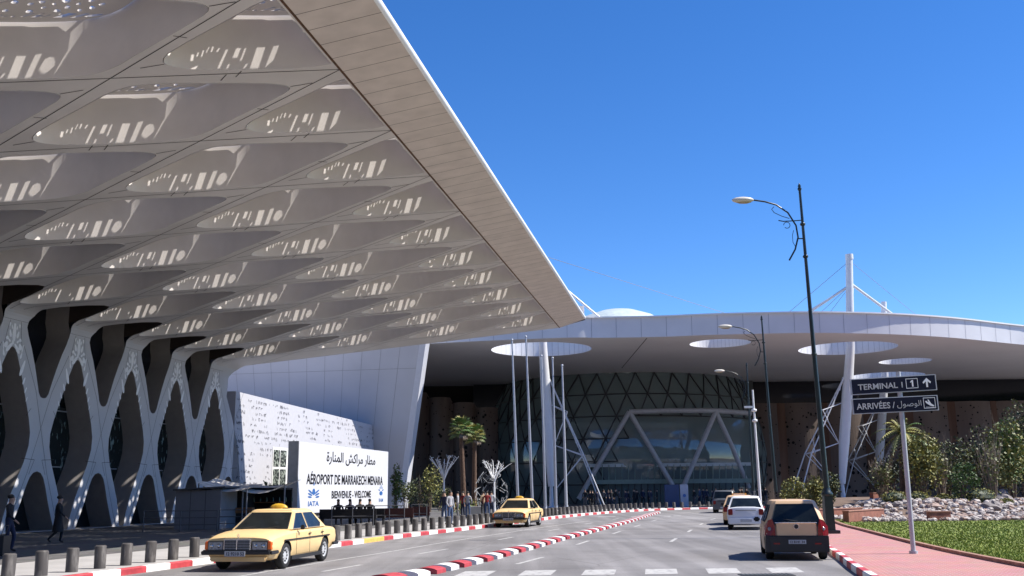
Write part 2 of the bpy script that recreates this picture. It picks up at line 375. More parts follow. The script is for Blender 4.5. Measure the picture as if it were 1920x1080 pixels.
def cellpoly(extra=0.0, smax=None, smin=None):
    P=[(x*(1-extra/4.0),y*(1-extra/2.0)) for x,y in CELL]
    def clip(P,lim,sgn):
        o=[]
        for i in range(len(P)):
            a=P[i]; c=P[(i+1)%len(P)]; ia=(a[0]-lim)*sgn<=0; ic=(c[0]-lim)*sgn<=0
            if ia: o.append(a)
            if ia!=ic: u=(lim-a[0])/(c[0]-a[0]); o.append((lim,a[1]+(c[1]-a[1])*u))
        return o
    if smax is not None: P=clip(P,smax,1)
    if smin is not None: P=clip(P,smin,-1)
    return P
cols={'A':(4.8,1.7),'B':(10.5,-.8),'C':(16.15,1.95),'D':(21.85,-.6)}
endt=lambda s: 20.4+.42*s
cells=[]
for nm,(s,t0) in cols.items():
    for n in range(-12,8):
        t=t0+PT*n
        if t-2.2<TN or t-.42*s>20.4-1.9: continue
        cells.append((nm,s,t))
TC=2.2; TA=-.35
colT=[TC+PT*i for i in range(-4,4)]          # lens openings / necks
arcT=[TA+PT*i for i in range(-4,5)]
lensR=[(0,8.8),(.25,8.66),(.48,8.2),(.8,7.5),(1.2,6.5),(1.6,5.5),(1.78,4.85),(1.76,4.2),(1.5,3.4),(1.05,2.5),(.62,1.6),(.36,.8),(.22,.15)]
archR=[(0,3.0),(.28,2.93),(.52,2.7),(.72,2.3),(1.05,1.45),(1.4,.7),(1.68,.15)]
uR=[(0,6.55),(.22,6.6),(.38,6.8),(.55,7.3),(.85,8.1),(1.2,8.9),(1.5,9.45),(1.66,9.85),(1.66,10.2),(1.5,10.6)]
def sym(c,R_,close=True): 
    return [(c+h,z) for h,z in R_]+[(c-h,z) for h,z in reversed(R_) if h>0]
holes=[]; openings=[]   # (kind,center,poly in (t,z))
for c in colT:
    P=sym(c,lensR); openings.append(('lens',c,P)); holes.append([(z-ZC,t) for t,z in P])
for c in arcT:
    P=sym(c,archR); openings.append(('arch',c,P)); holes.append([(z-ZC,t) for t,z in P])
uT=[TA+PT*i for i in range(-4,4)]
def zcell(tc): # opening of the U continued into the soffit
    q=[(v,t) for v,t in cellpoly(smin=.95)]
    q=[(v-.9,t+tc-(-.35)-.6+.0) for v,t in q]
    return [p for p in q]
for c in uT:
    P=sym(c,uR); openings.append(('u',c,P))
    right=[(z-ZC,c+h) for h,z in uR]; left=[(z-ZC,c-h) for h,z in uR if h>0]
    hole=right+[(.6,c+1.45),(1.4,c+1.15),(2.2,c+.8),(2.8,c+.5),(3.1,c+.2),(3.05,c-.15),(2.5,c-.75),(1.6,c-1.3),(.7,c-1.6)]+left[::-1]
    holes.append(hole)
for nm,s,t in cells:
    P=cellpoly(smax=SE-.12-s) if nm=='D' else cellpoly()
    holes.append([(s+x,t+y) for x,y in P])
zig=[]
outer=[(-ZC,-22.0),(-.95,-22.0),(-.95,TN),(SE,TN),(SE,endt(SE)),(0,20.35),(-.9,19.35),(-2.2,19.2),(-3.6,20.2),(-5.5,21.3),(-8,21.9),(-ZC,22.2)]
holes=[h for h in holes if min(p[1] for p in h)>-22 or min(p[0] for p in h)>.2]
vs,ts=tess(outer,holes)
TB=empty('terminal_building',W(0,0,0),0,'white lattice terminal front with diamond openings and a deep perforated canopy on the left','terminal')
def toTB(o):
    o.parent=TB; o.matrix_parent_inverse=Matrix.Translation(-B0); return o
bm=bmesh.new(); bv=[bm.verts.new((p.x,p.y,0)) for p in vs]
for a,b_,c in ts:
    try: bm.faces.new((bv[a],bv[b_],bv[c]))
    except ValueError: pass
for x in (-.9,-.7,-.5,-.3,-.1,.1,.3,.5,.7,.9):
    bmesh.ops.bisect_plane(bm, geom=bm.verts[:]+bm.edges[:]+bm.faces[:], plane_co=(x,0,0), plane_no=(1,0,0))
def split_sheet(name,keep,m,off=0):
    b2=bm.copy(); bmesh.ops.delete(b2,geom=[f for f in b2.faces if not keep(f.calc_center_median())],context='FACES')
    for v in b2.verts:
        v.co=sheetpos(v.co.x,v.co.y)+Vector((0,0,off))
    me=bpy.data.meshes.new(name); b2.to_mesh(me); b2.free(); me.materials.append(m); return toTB(mobj(name,me))
split_sheet('facade_frame',lambda c:c.x<0,WHITE_PANEL)
split_sheet('canopy_soffit',lambda c:c.x>=0,SOFFIT)
split_sheet('canopy_roof',lambda c:c.x>=.9,SOFFIT,1.78)
bm.free()
# reveals, glazing and panels behind the facade openings
RD=1.35
for kind,c,P in openings:
    if c<-20: continue
    b=MB()
    n=len(P); 
    if kind in('lens','arch'):
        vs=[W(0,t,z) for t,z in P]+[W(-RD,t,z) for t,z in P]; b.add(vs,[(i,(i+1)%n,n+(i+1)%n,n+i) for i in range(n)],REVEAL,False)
    else:
        P2=[p for p in P if p[1]<=10.25]; R_=[p for p in P if p[0]>=c]; L_=[p for p in P if p[0]<c]
        chain=list(reversed(R_))+L_[::-1]; chain=[(t,z) for t,z in chain]; chain=[(chain[0][0],12.3)]+chain+[(chain[-1][0],12.3)]
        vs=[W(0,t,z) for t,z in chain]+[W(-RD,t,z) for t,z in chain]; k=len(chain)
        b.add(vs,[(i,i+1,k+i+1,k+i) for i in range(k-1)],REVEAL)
        # throat of the opening where it runs into the soffit
        z2=[(.0,c+1.5),(.6,c+1.45),(1.4,c+1.15),(2.2,c+.8),(2.8,c+.5),(3.1,c+.2),(3.05,c-.15),(2.5,c-.75),(1.6,c-1.3),(.7,c-1.6),(0,c-1.5)]
        vs=[W(s,t,cz(s)-.02) for s,t in z2]+[W(s,t,12.3+.1*s) for s,t in z2]; k=len(z2)
        b.add(vs,[(i,i+1,k+i+1,k+i) for i in range(k-1)],BROWNIN)
        b.add([W(-RD,c-2,12.3),W(3.4,c-2,12.6),W(3.4,c+2,12.6),W(-RD,c+2,12.3)],[(0,1,2,3)],BROWNIN)
    o=b.build('opening_reveal'); ssmooth(o.data,25); toTB(o)
    b=MB(); vv=[W(-RD+.02,t,z) for t,z in (P if kind!='u' else [(c+1.9,6.4),(c+1.9,12.3),(c-1.9,12.3),(c-1.9,6.4)])]
    v2,tt=tess([(t,z) for t,z in (P if kind!='u' else [(c+1.9,6.4),(c+1.9,12.3),(c-1.9,12.3),(c-1.9,6.4)])])
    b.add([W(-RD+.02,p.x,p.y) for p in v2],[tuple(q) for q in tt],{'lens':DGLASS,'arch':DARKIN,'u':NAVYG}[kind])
    if kind=='lens':
        b.box(W(-RD+.06,c,3.3),(.06,2.4,.06),mat('grey_metal',(.25,.25,.26),.5),rz=-AZ)
        b.box(W(-RD+.06,c,6.2),(.06,2.6,.06),MATS['grey_metal'],rz=-AZ)
    toTB(b.build('window_glass'))
    if kind=='u': # perforated screen folds behind
        pass
# body of the building behind
b=MB(); c0=[W(-RD-.01,-24,0),W(-RD-.01,21.6,0),W(-26,21.6,0),W(-26,-24,0)]
b.add(c0+[p+Vector((0,0,12.2)) for p in c0],[(0,1,5,4),(1,2,6,5),(2,3,7,6),(3,0,4,7),(4,5,6,7)],BROWNIN); toTB(b.build('building_body'))
# white drops round each lens, painted in place of light through cutouts
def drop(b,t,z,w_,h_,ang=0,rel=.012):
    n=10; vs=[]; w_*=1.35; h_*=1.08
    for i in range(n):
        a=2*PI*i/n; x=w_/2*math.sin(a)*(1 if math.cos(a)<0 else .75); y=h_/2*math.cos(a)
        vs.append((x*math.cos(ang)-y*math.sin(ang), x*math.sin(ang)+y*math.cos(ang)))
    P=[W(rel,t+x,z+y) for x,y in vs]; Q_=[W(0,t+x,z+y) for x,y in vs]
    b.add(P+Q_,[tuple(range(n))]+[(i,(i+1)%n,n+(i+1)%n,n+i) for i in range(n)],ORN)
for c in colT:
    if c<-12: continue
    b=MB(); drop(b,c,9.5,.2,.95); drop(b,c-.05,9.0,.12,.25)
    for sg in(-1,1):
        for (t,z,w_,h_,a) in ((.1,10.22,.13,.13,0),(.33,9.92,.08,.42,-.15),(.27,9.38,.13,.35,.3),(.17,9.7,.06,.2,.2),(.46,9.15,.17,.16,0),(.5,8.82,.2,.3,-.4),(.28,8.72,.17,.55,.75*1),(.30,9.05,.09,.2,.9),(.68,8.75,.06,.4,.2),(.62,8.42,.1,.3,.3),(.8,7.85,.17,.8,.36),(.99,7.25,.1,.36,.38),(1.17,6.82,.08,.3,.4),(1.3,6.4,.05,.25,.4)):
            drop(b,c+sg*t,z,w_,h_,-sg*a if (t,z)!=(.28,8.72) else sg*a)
    toTB(b.build('lit_cutout_ornament'))
# facade panel joints
b=MB()
def joint(p,q,wd=.022,m=SEAM):
    # p,q in (v,t)
    if max(p[0],q[0])>SE+.02: return
    n=max(1,int(math.hypot(q[0]-p[0],q[1]-p[1])/.5)); L=[(p[0]+(q[0]-p[0])*i/n,p[1]+(q[1]-p[1])*i/n) for i in range(n+1)]
    dx,dy=q[0]-p[0],q[1]-p[1]; l=math.hypot(dx,dy); nx,ny=-dy/l*wd/2,dx/l*wd/2
    for a,c in zip(L,L[1:]):
        vs=[]
        for (v,t) in ((a[0]+nx,a[1]+ny),(a[0]-nx,a[1]-ny),(c[0]-nx,c[1]-ny),(c[0]+nx,c[1]+ny)):
            pp=sheetpos(v,t); out=N*.006 if v<-.5 else Vector((0,0,-.007)) + (N*.006 if v<.5 else Vector((0,0,0)))
            vs.append(pp+out)
        b.add(vs,[(0,1,2,3)],m)
for c in arcT:
    if c<-14: continue
    for sg in (-1,1):
        joint((2.9-ZC,c+sg*.75),(6.9-ZC,c-sg*.62)); joint((6.9-ZC,c-sg*.62),(8.9-ZC,c-sg*1.75))
        joint((2.9-ZC,c+sg*.75),(.2-ZC,c+sg*1.95)); 
        joint((3.55-ZC,c+sg*.28),(2.85-ZC,c+sg*.62)); joint((3.55-ZC,c+sg*.28),(3.6-ZC,c+sg*1.25)); joint((5.6-ZC,c+sg*1.2),(6.0-ZC,c+sg*.85))
for c in colT:
    if c<-12: continue
    for sg in(-1,1): joint((8.9-ZC,c+sg*.62),(-.55,c+sg*.38))
    joint((-.5,c-.95),(-.5,c+.95))
toTB(b.build('facade_joint'))
# canopy joints: along the webs and across
b=MB(); wc=2.86
def centre_line(s0,t0,s1,t1): joint((s0,t0),(s1,t1),.03)
for i in range(-16,8):
    for sg in (1,-1):
        # lattice diagonals, web centre lines: t = t0 + sg*.447*s
        t0=(-3.04 if sg>0 else 6.36)+PT*i; SL=.456 if sg>0 else .44
        segs=[]
        n=44
        for k2 in range(n):
            s0=.3+(SE-.3)*k2/n; s1=.3+(SE-.3)*(k2+1)/n; ta=t0+sg*SL*s0; tb=t0+sg*SL*s1
            if min(ta,tb)<TN or max(ta,tb)>endt(s0)-.1: continue
            # skip where the line would cross an opening
            sm=(s0+s1)/2; tm=(ta+tb)/2; bad=False
            for nm,cs,ct in cells:
                if abs(sm-cs)<4 and abs(tm-ct)<2.1 and abs(sm-cs)/4.08+abs(tm-ct)/2.2<1.0: bad=True;break
            if not bad: joint((s0,ta),(s1,tb),.03)
for nm,cs,ct in cells:
    joint((cs-2.45,ct+1.16),(cs-2.75,ct+1.42),.03); joint((cs+2.5,ct-1.14),(cs+2.8,ct-1.4),.03); joint((cs+2.6,ct+1.1),(cs+2.85,ct+1.35),.03)
    joint((cs-4.05,ct-.2),(cs-4.7,ct-.3),.03)
    if nm!='D': joint((cs+4.05,ct+.2),(min(cs+4.7,SE),ct+.3),.03)
o=toTB(b.build('soffit_joint'))
# cells: vertical lining with a perforated screen on top
HW=1.62
def seg_x(a,b_,c,d):
    o=lambda p,q,r:(q[0]-p[0])*(r[1]-p[1])-(q[1]-p[1])*(r[0]-p[0])
    return o(a,b_,c)*o(a,b_,d)<=0 and o(c,d,a)*o(c,d,b_)<=0
def in_poly(p,P):
    c=False
    for i in range(len(P)):
        a,b_=P[i],P[i-1]
        if (a[1]>p[1])!=(b_[1]>p[1]) and p[0]<(b_[0]-a[0])*(p[1]-a[1])/(b_[1]-a[1])+a[0]: c=not c
    return c
def clash(P,Q_): return any(seg_x(P[i],P[i-1],Q_[j],Q_[j-1]) for i in range(len(P)) for j in range(len(Q_)))
def cell_meshes(smax,seed,grid):
    P=cellpoly(.02,smax=smax); n=len(P); b=MB()
    def L(x,y,z): return N*x+D*y+Vector((0,0,KS*x+z))
    b.add([L(x,y,-.01) for x,y in P]+[L(x,y,HW+.16) for x,y in P],[(i,(i+1)%n,n+(i+1)%n,n+i) for i in range(n)],LINING)
    wall=b.mesh('cell_lining'); ssmooth(wall,30)
    rg=random.Random(seed)
    S=[(x,y-(.075 if y>.2 else 0)) for x,y in cellpoly(.0,smax=(None if smax is None else smax-.03))]
    hs=[]; cen=[]
    def put(q):
        c=(sum(p[0] for p in q)/len(q),sum(p[1] for p in q)/len(q)); r=max(math.hypot(p[0]-c[0],p[1]-c[1]) for p in q)
        for c2,r2 in cen:
            if math.hypot(c[0]-c2[0],c[1]-c2[1])<r+r2+.015: return
        cen.append((c,r)); hs.append(q)
    A=Vector((-3.5,.50)); C_=Vector((-1.25,1.70)); dirv=(C_-A).normalized(); nin=Vector((dirv.y,-dirv.x)); Lr=(C_-A).length+.45
    lim=smax if smax is not None else 9
    cz_=math.cos(R(SUN_EL))/math.sin(R(SUN_EL)); S_=Vector((sd.x*N.x+sd.y*N.y, sd.x*D.x+sd.y*D.y))/math.sin(R(SUN_EL)); S_=S_/(1-KS*S_.x)
    def wp_(u,z): u=u*1.14-.38; z=z-.11; p=A+dirv*u+S_*(HW-z); return (p.x,p.y)
    bars=[(.02,.10,.06,.32,.03),(.17,.22,.22,.42,.05),(.30,.35,.25,.52,.06),(.42,.47,.40,.66,.10),(.56,.62,.46,.70,.06),(.70,.78,.50,.70,.10),(.78,.86,.02,.66,.20),(1.00,1.06,.02,.22,.05),(1.13,1.26,.34,.70,.10),(1.31,1.37,.25,.70,.12),(1.38,1.46,.02,.22,.10),(1.56,1.78,.01,.72,.16),(1.84,1.88,.30,.70,.10),(1.92,2.06,.01,.72,.18),(2.14,2.19,.40,.74,.05)]
    for u0,u1,z0,z1,ln in bars:
        q=[wp_(u0,z0),wp_(u1,z0),wp_(u1*.35+u0*.65+ln+(u1-u0)*.65,z1),wp_(u0+ln,z1)]
        if max(p[0] for p in q)<lim-.08: hs.append(q)
    q=[wp_(2.34+.15*math.cos(a*PI/5+.3)*(1+.15*math.sin(3*a))+.04*math.sin(a*PI/5),.32+.27*math.sin(a*PI/5+.3)) for a in range(10)]
    if max(p[0] for p in q)<lim-.05: hs.append(q)
    inb=[( (q[0][0]+q[2][0])/2,(q[0][1]+q[2][1])/2) for q in hs]
    if grid:
        y=-2.0; row=0
        while y<2.0:
            x=-3.8+(row%2)*.16
            while x<3.8:
                cx_=x+rg.uniform(-.05,.05); cy_=y+rg.uniform(-.03,.03); dist=(Vector((cx_,cy_))-A).dot(nin)
                if abs(cx_)/3.4+abs(cy_)/1.72<1 and dist>.60 and cx_<lim-.25 and rg.random()<.92:
                    k=rg.randint(5,7); a0=rg.uniform(0,6); rr=rg.uniform(.07,.12)*(1.9 if grid==2 else 1)
                    put([(cx_+rr*rg.uniform(.7,1.3)*math.cos(a0+2*PI*i/k),cy_+rr*rg.uniform(.55,.9)*math.sin(a0+2*PI*i/k)) for i in range(k)])
                x+=.36
            y+=.26; row+=1
    good=[]
    for q in hs:
        if all(in_poly(p,S) for p in q) and not clash(q,S) and not any(clash(q,g_) or in_poly(q[0],g_) for g_ in good): good.append(q)
    hs=good
    v,t=tess(S,hs); b=MB(); b.add([L(p.x,p.y,HW) for p in v],[tuple(q) for q in t],SOFFIT)
    b.add([L(p.x,p.y,HW+.07) for p in v],[tuple(q) for q in t],SOFFIT)
    for q in hs+[S]:
        k=len(q); b.add([L(x,y,HW) for x,y in q]+[L(x,y,HW+.07) for x,y in q],[(i,(i+1)%k,k+(i+1)%k,k+i) for i in range(k)],SOFFIT)
    for (x,y_) in ((-2.6,1.0),(-.6,1.93),(1.3,1.52),(2.7,.95)):
        if x<lim-.2: b.box(tuple(L(x,y_-.08,HW+.09)),(.10,.3,.04),SOFFIT,rz=-AZ)
    return wall,b.mesh('perforated_screen')
CM={'A':cell_meshes(None,3,0),'B':cell_meshes(None,4,2),'C':cell_meshes(None,4,1),'D':cell_meshes(SE-.12-21.85,5,1)}
for nm,s,t in cells:
    wl,sc_=CM[nm]
    o=mobj('cell_lining',wl,None,W(s,t,cz(s))); c=mobj('perforated_screen',sc_,o)
    o.parent=TB; o.matrix_parent_inverse=Matrix.Translation(-B0)
# fascia boards, joints, white nosing and end cap
b=MB(); t=TN; brd=.9
TE=endt(SO)-2.0
while t<TE+1.9:
    t1=min(t+brd,TE+1.9)
    def et(s,tt): return min(tt, endt(SE)-(s-SE)*.75)
    vs=[W(SE,et(SE,t)+.0,cz(SE)-.012),W(SO,et(SO,t),cz(SO)-.012),W(SO,et(SO,t1)-.02,cz(SO)-.012),W(SE,et(SE,t1)-.02,cz(SE)-.012)]
    b.add(vs,[(0,1,2,3)],FASCIA); t+=brd
toTB(b.build('fascia_board'))
b=MB(); b.add([W(SE-.05,TN,cz(SE)+.03),W(SO,TN,cz(SO)+.03),W(SO,TE+.2,cz(SO)+.03),W(SE-.05,endt(SE),cz(SE)+.03)],[(0,1,2,3)],SEAM)
b.add([W(SE-.07,TN,cz(SE)-.016),W(SE+.015,TN,cz(SE)-.016),W(SE+.015,endt(SE),cz(SE)-.016),W(SE-.07,endt(SE)-.03,cz(SE)-.016)],[(0,1,2,3)],RUSTSEAM)
toTB(b.build('fascia_joint'))
b=MB(); pr=[(SO,-.02),(SO+.05,.0),(SO+.10,.07),(SO+.10,.16),(SO-.25,.5),(SE,1.78)]
te=endt(SE)-(SO-SE)*.75
n=len(pr); vs=[W(s,TN,cz(SO)+z) for s,z in pr]+[W(s,te,cz(SO)+z) for s,z in pr]; b.add(vs,[(i,i+1,n+i+1,n+i) for i in range(n-1)],BWHITE,True)
toTB(b.build('white_nosing'))
b=MB(); e=[(0,20.35),(SE,endt(SE)),(SO,te)]
for (s0,t0),(s1,t1) in zip(e,e[1:]):
    b.add([W(s0,t0,cz(s0)-.01),W(s1,t1,cz(s1)-.01),W(s1,t1,cz(s1)+1.0+.78*(s1<SE+1)),W(s0,t0,cz(s0)+1.78)],[(0,1,2,3)],WHITE_PANEL)
toTB(b.build('canopy_end_cap'))
b=MB(); b.add([W(-.2,20.3,ZC-.2),W(-RD,20.3,ZC-.2),W(-RD,20.3,12.4),W(.6,20.4,12.4)],[(0,1,2,3)],WHITE_PANEL)
b.add([W(0,19.3,ZC-.95),W(0,19.2,8.4),W(0,20.2,7.0),W(0,21.3,5.1),W(0,21.9,2.6),W(0,22.2,0),W(-RD,22.2,0),W(-RD,21.9,2.6),W(-RD,21.3,5.1),W(-RD,20.2,7.0),W(-RD,19.2,8.4),W(-RD,19.3,12.2)],[(0,1,10,11),(1,2,9,10),(2,3,8,9),(3,4,7,8),(4,5,6,7)],WHITE_PANEL)
toTB(b.build('end_jamb'))
b=MB(); b.add([W(-26,-24,12.4),W(.6,-24,12.45),W(.6,20.4,12.45),W(-26,20.4,12.4)],[(0,1,2,3)],SOFFIT); toTB(b.build('upper_roof'))
# ---------------------------------------------------------------- white curved end wall and perforated box (beyond the canopy)
CWALL=mat('curved_wall_panel',(.52,.52,.55),.38,var=.05,scale=.3)
CW=empty('terminal_wing',W(0,53,0),0,'tall curved white panelled wing standing beyond the end of the lattice canopy','building')
def under(root,o): 
    o.parent=root; o.matrix_parent_inverse=Matrix.Translation(-Vector(root.location)); return o
def cw(u,z):  # u 0..1 from far left to right edge
    k=z/17.6; t=53.5-8.0*k**1.5; sr=2.0+4.6*k**1.3 ; s=-27+(sr+27)*u
    return W(s,t,z)
b=MB(); nu,nz=30,18; vs=[cw(i/nu,17.6*j/nz) for j in range(nz+1) for i in range(nu+1)]
b.add(vs,[(j*(nu+1)+i,j*(nu+1)+i+1,(j+1)*(nu+1)+i+1,(j+1)*(nu+1)+i) for j in range(nz) for i in range(nu)],CWALL,True)
under(CW,b.build('curved_wall'))
b=MB()
for i in range(1,17):
    u=1-i*.058
    for j in range(nz):
        z0,z1=17.6*j/nz,17.6*(j+1)/nz
        b.add([cw(u,z0)-D*.012,cw(u+.0010,z0)-D*.012,cw(u+.0010,z1)-D*.012,cw(u,z1)-D*.012],[(0,1,2,3)],MATS['grey_metal'])
for z in (13.6,):
    for i in range(nu): b.add([cw(i/nu,z)-D*.01,cw((i+1)/nu,z)-D*.01,cw((i+1)/nu,z+.03)-D*.01,cw(i/nu,z+.03)-D*.01],[(0,1,2,3)],MATS['grey_metal'])
under(CW,b.build('wall_joint'))
b=MB(); vs=[]
for j in range(nz+1):
    p=cw(1,17.6*j/nz); vs+= [p-D*.02, p+N*.55+D*.25-D*.02, p+N*.55+D*1.6, p+D*1.6]
b.add(vs,[(j*4+i,j*4+i+1,j*4+i+5,j*4+i+4) for j in range(nz) for i in range(3)],mat('edge_panel',(.66,.67,.72),.4,var=.03))
under(CW,b.build('edge_band'))
b=MB(); b.add([cw(0,17.6),cw(1,17.6),W(-1.5,75,17.6),W(-27,75,17.6)],[(0,1,2,3)],CWALL); b.add([cw(1,0)+D*1.6,W(-6,75,0),W(-1.5,75,17.6),cw(1,17.6)+D*1.6],[(0,1,2,3)],CWALL)
under(CW,b.build('wing_body'))
PERF=mat('perforated_white_cladding',(.50,.50,.54),.5,var=.03)
PB=empty('perforated_building',W(0,22,0),0,'low white cladding box cut with scattered small glyph holes behind the welcome sign','building')
b=MB(); T0,T1=20.6,51.5; S0=.0
def ztop(t): return 8.9-.016*(t-21)
b.add([W(S0,T0,0),W(S0,T1,0),W(S0,T1,ztop(T1)),W(S0,T0,ztop(T0))],[(0,1,2,3)],PERF)
b.add([W(S0,T1,0),W(-3,T1+1.6,0),W(-3,T1+1.6,ztop(T1)),W(S0,T1,ztop(T1))],[(0,1,2,3)],PERF)
b.add([W(S0,T0,ztop(T0)),W(S0,T1,ztop(T1)),W(-26,T1,ztop(T1)),W(-26,T0,ztop(T0))],[(0,1,2,3)],PERF)
b.add([W(S0,T0,0),W(S0,T0,ztop(T0)),W(-26,T0,ztop(T0)),W(-26,T0,0)],[(0,1,2,3)],PERF)
under(PB,b.build('cladding'))
b=MB(); rg=random.Random(11)
HOLE=mat('cut_hole',(.16,.16,.18),.9)
tt=T0+.4
wx0,wx1=27.2,34.6   # window band position (t)
for i in range(1900):
    t=rg.uniform(T0+.2,T1-.1); z=rg.uniform(.3,ztop(t)-.15)
    if wx0-.3<t<wx1+.4 and z<5.6: continue
    # letters run in loose lines
    z=round(z/.42)*.42+rg.uniform(-.04,.04)
    if z>ztop(t)-.15 or noise.noise((t*.5,z*.9,3))<-.12: continue
    k=rg.random(); a=rg.uniform(-.5,.5); w_=rg.uniform(.04,.075); h_=rg.uniform(.10,.27)
    def q(cx_,cy_,ww,hh,ang):
        c,s_=math.cos(ang),math.sin(ang); P=[W(S0+.008,t+cx_+x*c-y*s_,z+cy_+x*s_+y*c) for x,y in ((-ww/2,-hh/2),(ww/2,-hh/2),(ww/2,hh/2),(-ww/2,hh/2))]
        b.add(P,[(0,1,2,3)],HOLE)
    q(0,0,w_,h_,a)
    if k<.3: q(.12,h_*.3,.16,w_,a)
    if k>.6: q(.15,-h_*.2,w_,h_*.7,a+.1)
for i in range(40):
    u=rg.random(); z=rg.uniform(.3,8.2); p=W(S0-3*u,T1+1.6*u,z)-D*.01+N*.004; b.add([p,p+N*-.10+D*.06,p+N*-.10+D*.06+Vector((0,0,.22)),p+Vector((0,0,.22))],[(0,1,2,3)],HOLE)
under(PB,b.build('glyph_cutouts')).__setitem__('kind','stuff')
LACE=mat('lace_screen_glass',(.015,.02,.018),.3,col2=(.30,.34,.30),scale=5.5,c2lo=.50,c2hi=.56)
fr=MB(); fr.add([W(.03,wx0,.8),W(.03,wx1,.8),W(.03,wx1,5.3),W(.03,wx0,5.3)],[(0,1,2,3)],BWHITE)
fo=under(PB,fr.build('window_frame'))
x=wx0+.15
for cgrp in range(5):
    for rw in range(3):
        g=MB(); z=.95+rw*1.45; g.add([W(.06,x,z),W(.06,x+1.1,z),W(.06,x+1.1,z+1.25),W(.06,x,z+1.25)],[(0,1,2,3)],LACE)
        under(PB,g.build('window_pane'))
    x+=1.28 if cgrp%2==0 else 1.6
# ---------------------------------------------------------------- big welcome sign
SG=empty('welcome_sign',(0,0,0),0,'large white airport welcome billboard with black arabic and latin lettering','sign')
sA=atY(558,900,72.5); sT=(sA-B0).dot(D); sS=(sA-B0).dot(N); sZ0,sZ1=.35,1.85+94.3*72.5/1850
# right end so that px = 727
def findt():
    lo,hi=sT,sT+60
    for _ in range(40):
        m=(lo+hi)/2; p=W(sS,m,3)-Vector((0,0,CH)); z=p.dot(F_); px=960+FPX*p.dot(RR)/z
        if px<727: lo=m
        else: hi=m
    return lo
sTe=findt(); SL_=sTe-sT
SIGNW=mat('sign_face_white',(.64,.65,.69),.35,var=.02); SIGNK=mat('sign_black',(.012,.012,.016),.4); SIGNB=mat('sign_blue',(.04,.13,.36),.4)
b=MB(); c=W(sS-.4,(sT+sTe)/2,(sZ0+sZ1)/2); b.box(c,(.8,SL_,sZ1-sZ0),mat('sign_side_shaded',(.45,.46,.48),.5),rz=-AZ); under(SG,b.build('sign_box'))  # box sides greyer than the white face, their shade put into the colour
b=MB(); b.box(W(sS+.012,(sT+sTe)/2,(sZ0+sZ1)/2),(.02,SL_-.06,sZ1-sZ0-.06),SIGNW,rz=-AZ); under(SG,b.build('sign_face'))
b=MB()
for q in (.15,.5,.85): b.box(W(sS-.4,sT+SL_*q,.2),(.3,.5,.42),MATS['grey_metal'],rz=-AZ)
under(SG,b.build('sign_foot'))
SH=sZ1-sZ0
def stext(body,cx_,cz_,wid,hei,m,bold=0.0,name='sign_lettering'):
    o=text_part(name,body,1.0,m,None,(0,0,0),(1,0,0),(0,0,1),bold=bold,ext=.004)
    xs=[v.co.x for v in o.data.vertices]; zs=[v.co.z for v in o.data.vertices]; x0,x1,z0,z1=min(xs),max(xs),min(zs),max(zs)
    for v in o.data.vertices:
        t=sT+SL_*cx_+((v.co.x-x0)/(x1-x0)-.5)*wid*SL_; z=sZ0+SH*cz_+((v.co.z-z0)/(z1-z0)-.5)*hei*SH
        v.co=W(sS+.035+(v.co.y)*-.2,t,z)
    return under(SG,o)
AR=''.join(reversed('\uFEE3\uFEC4\uFE8E\uFEAD \uFEE3\uFEAE\uFE8D\uFEDB\uFEB6 \uFE8D\uFEDF\uFEE4\uFEE8\uFE8E\uFEAD\uFE93'))
stext(AR,.54,.80,.56,.20,SIGNK,.012)
stext('AÉROPORT DE MARRAKECH MENARA',.50,.50,.85,.185,SIGNK,.022)
stext('BIENVENUE - WELCOME',.545,.255,.45,.115,SIGNK,.022)
stext('IATA',.145,.135,.10,.07,SIGNB,.02,'emblem_lettering')
stext('RAM',.905,.15,.055,.06,SIGNB,.01,'emblem_lettering')
def emblem(cx_,cz_,w_,crown):
    b=MB(); 
    def P(x,y): return W(sS+.03,sT+SL_*cx_+x*w_*SL_,sZ0+SH*cz_+y*w_*SL_*.55)
    def ell(x,y,rx,ry,a,n=12): 
        pts=[]
        for i in range(n):
            u=rx*math.cos(2*PI*i/n); v=ry*math.sin(2*PI*i/n); pts.append(P(x+u*math.cos(a)-v*math.sin(a),y+u*math.sin(a)+v*math.cos(a)))
        b.add(pts,[tuple(range(n))],SIGNB)
    if not crown:
        ell(0,.25,.13,.20,0); ell(0,.72,.07,.10,0)
        for sg in(-1,1):
            for k in range(3): ell(sg*(.28+.03*k),.25-.15*k,.24-.03*k,.055,sg*(.55-.22*k))
    else:
        ell(0,.1,.30,.22,0); ell(0,.75,.06,.22,0)
        for sg in(-1,1): ell(sg*.33,.42,.16,.06,sg*.4); ell(sg*.2,.62,.05,.14,0)
    under(SG,b.build('emblem'))
emblem(.145,.24,.105,False); emblem(.905,.25,.075,True)
# ---------------------------------------------------------------- right terminal: great flat roof, masts, glass drum
ROOFW=mat('roof_fascia_panel',(.68,.68,.70),.35,var=.05,scale=.4); ROOFU=mat('roof_underside',(.66,.64,.65),.6,var=.05,scale=.15); OCW=mat('oculus_panel',(.72,.73,.76),.4,var=.03)
MT=empty('arrivals_terminal',(20,100,0),0,'arrivals terminal under a vast flat white roof pierced by round openings','terminal')
RZ=15.0; RT=16.7
fe=[atz(px,py,RZ) for px,py in ((1050,633),(1130,633),(1240,631),(1350,627),(1500,624),(1600,624.5),(1700,627.5),(1800,634),(1920,646))]
fe=[Vector((-30,99,0)),Vector((-16,93,0)),Vector((-7,88.5,0))]+[Vector((p.x,p.y,0)) for p in fe]+[Vector((60,98.5,0)),Vector((76,110,0)),Vector((88,126,0))]
fe=smoothline([(p.x,p.y) for p in fe],5)
e1=atz(785,672,RZ); e2=atz(925,722,RZ)
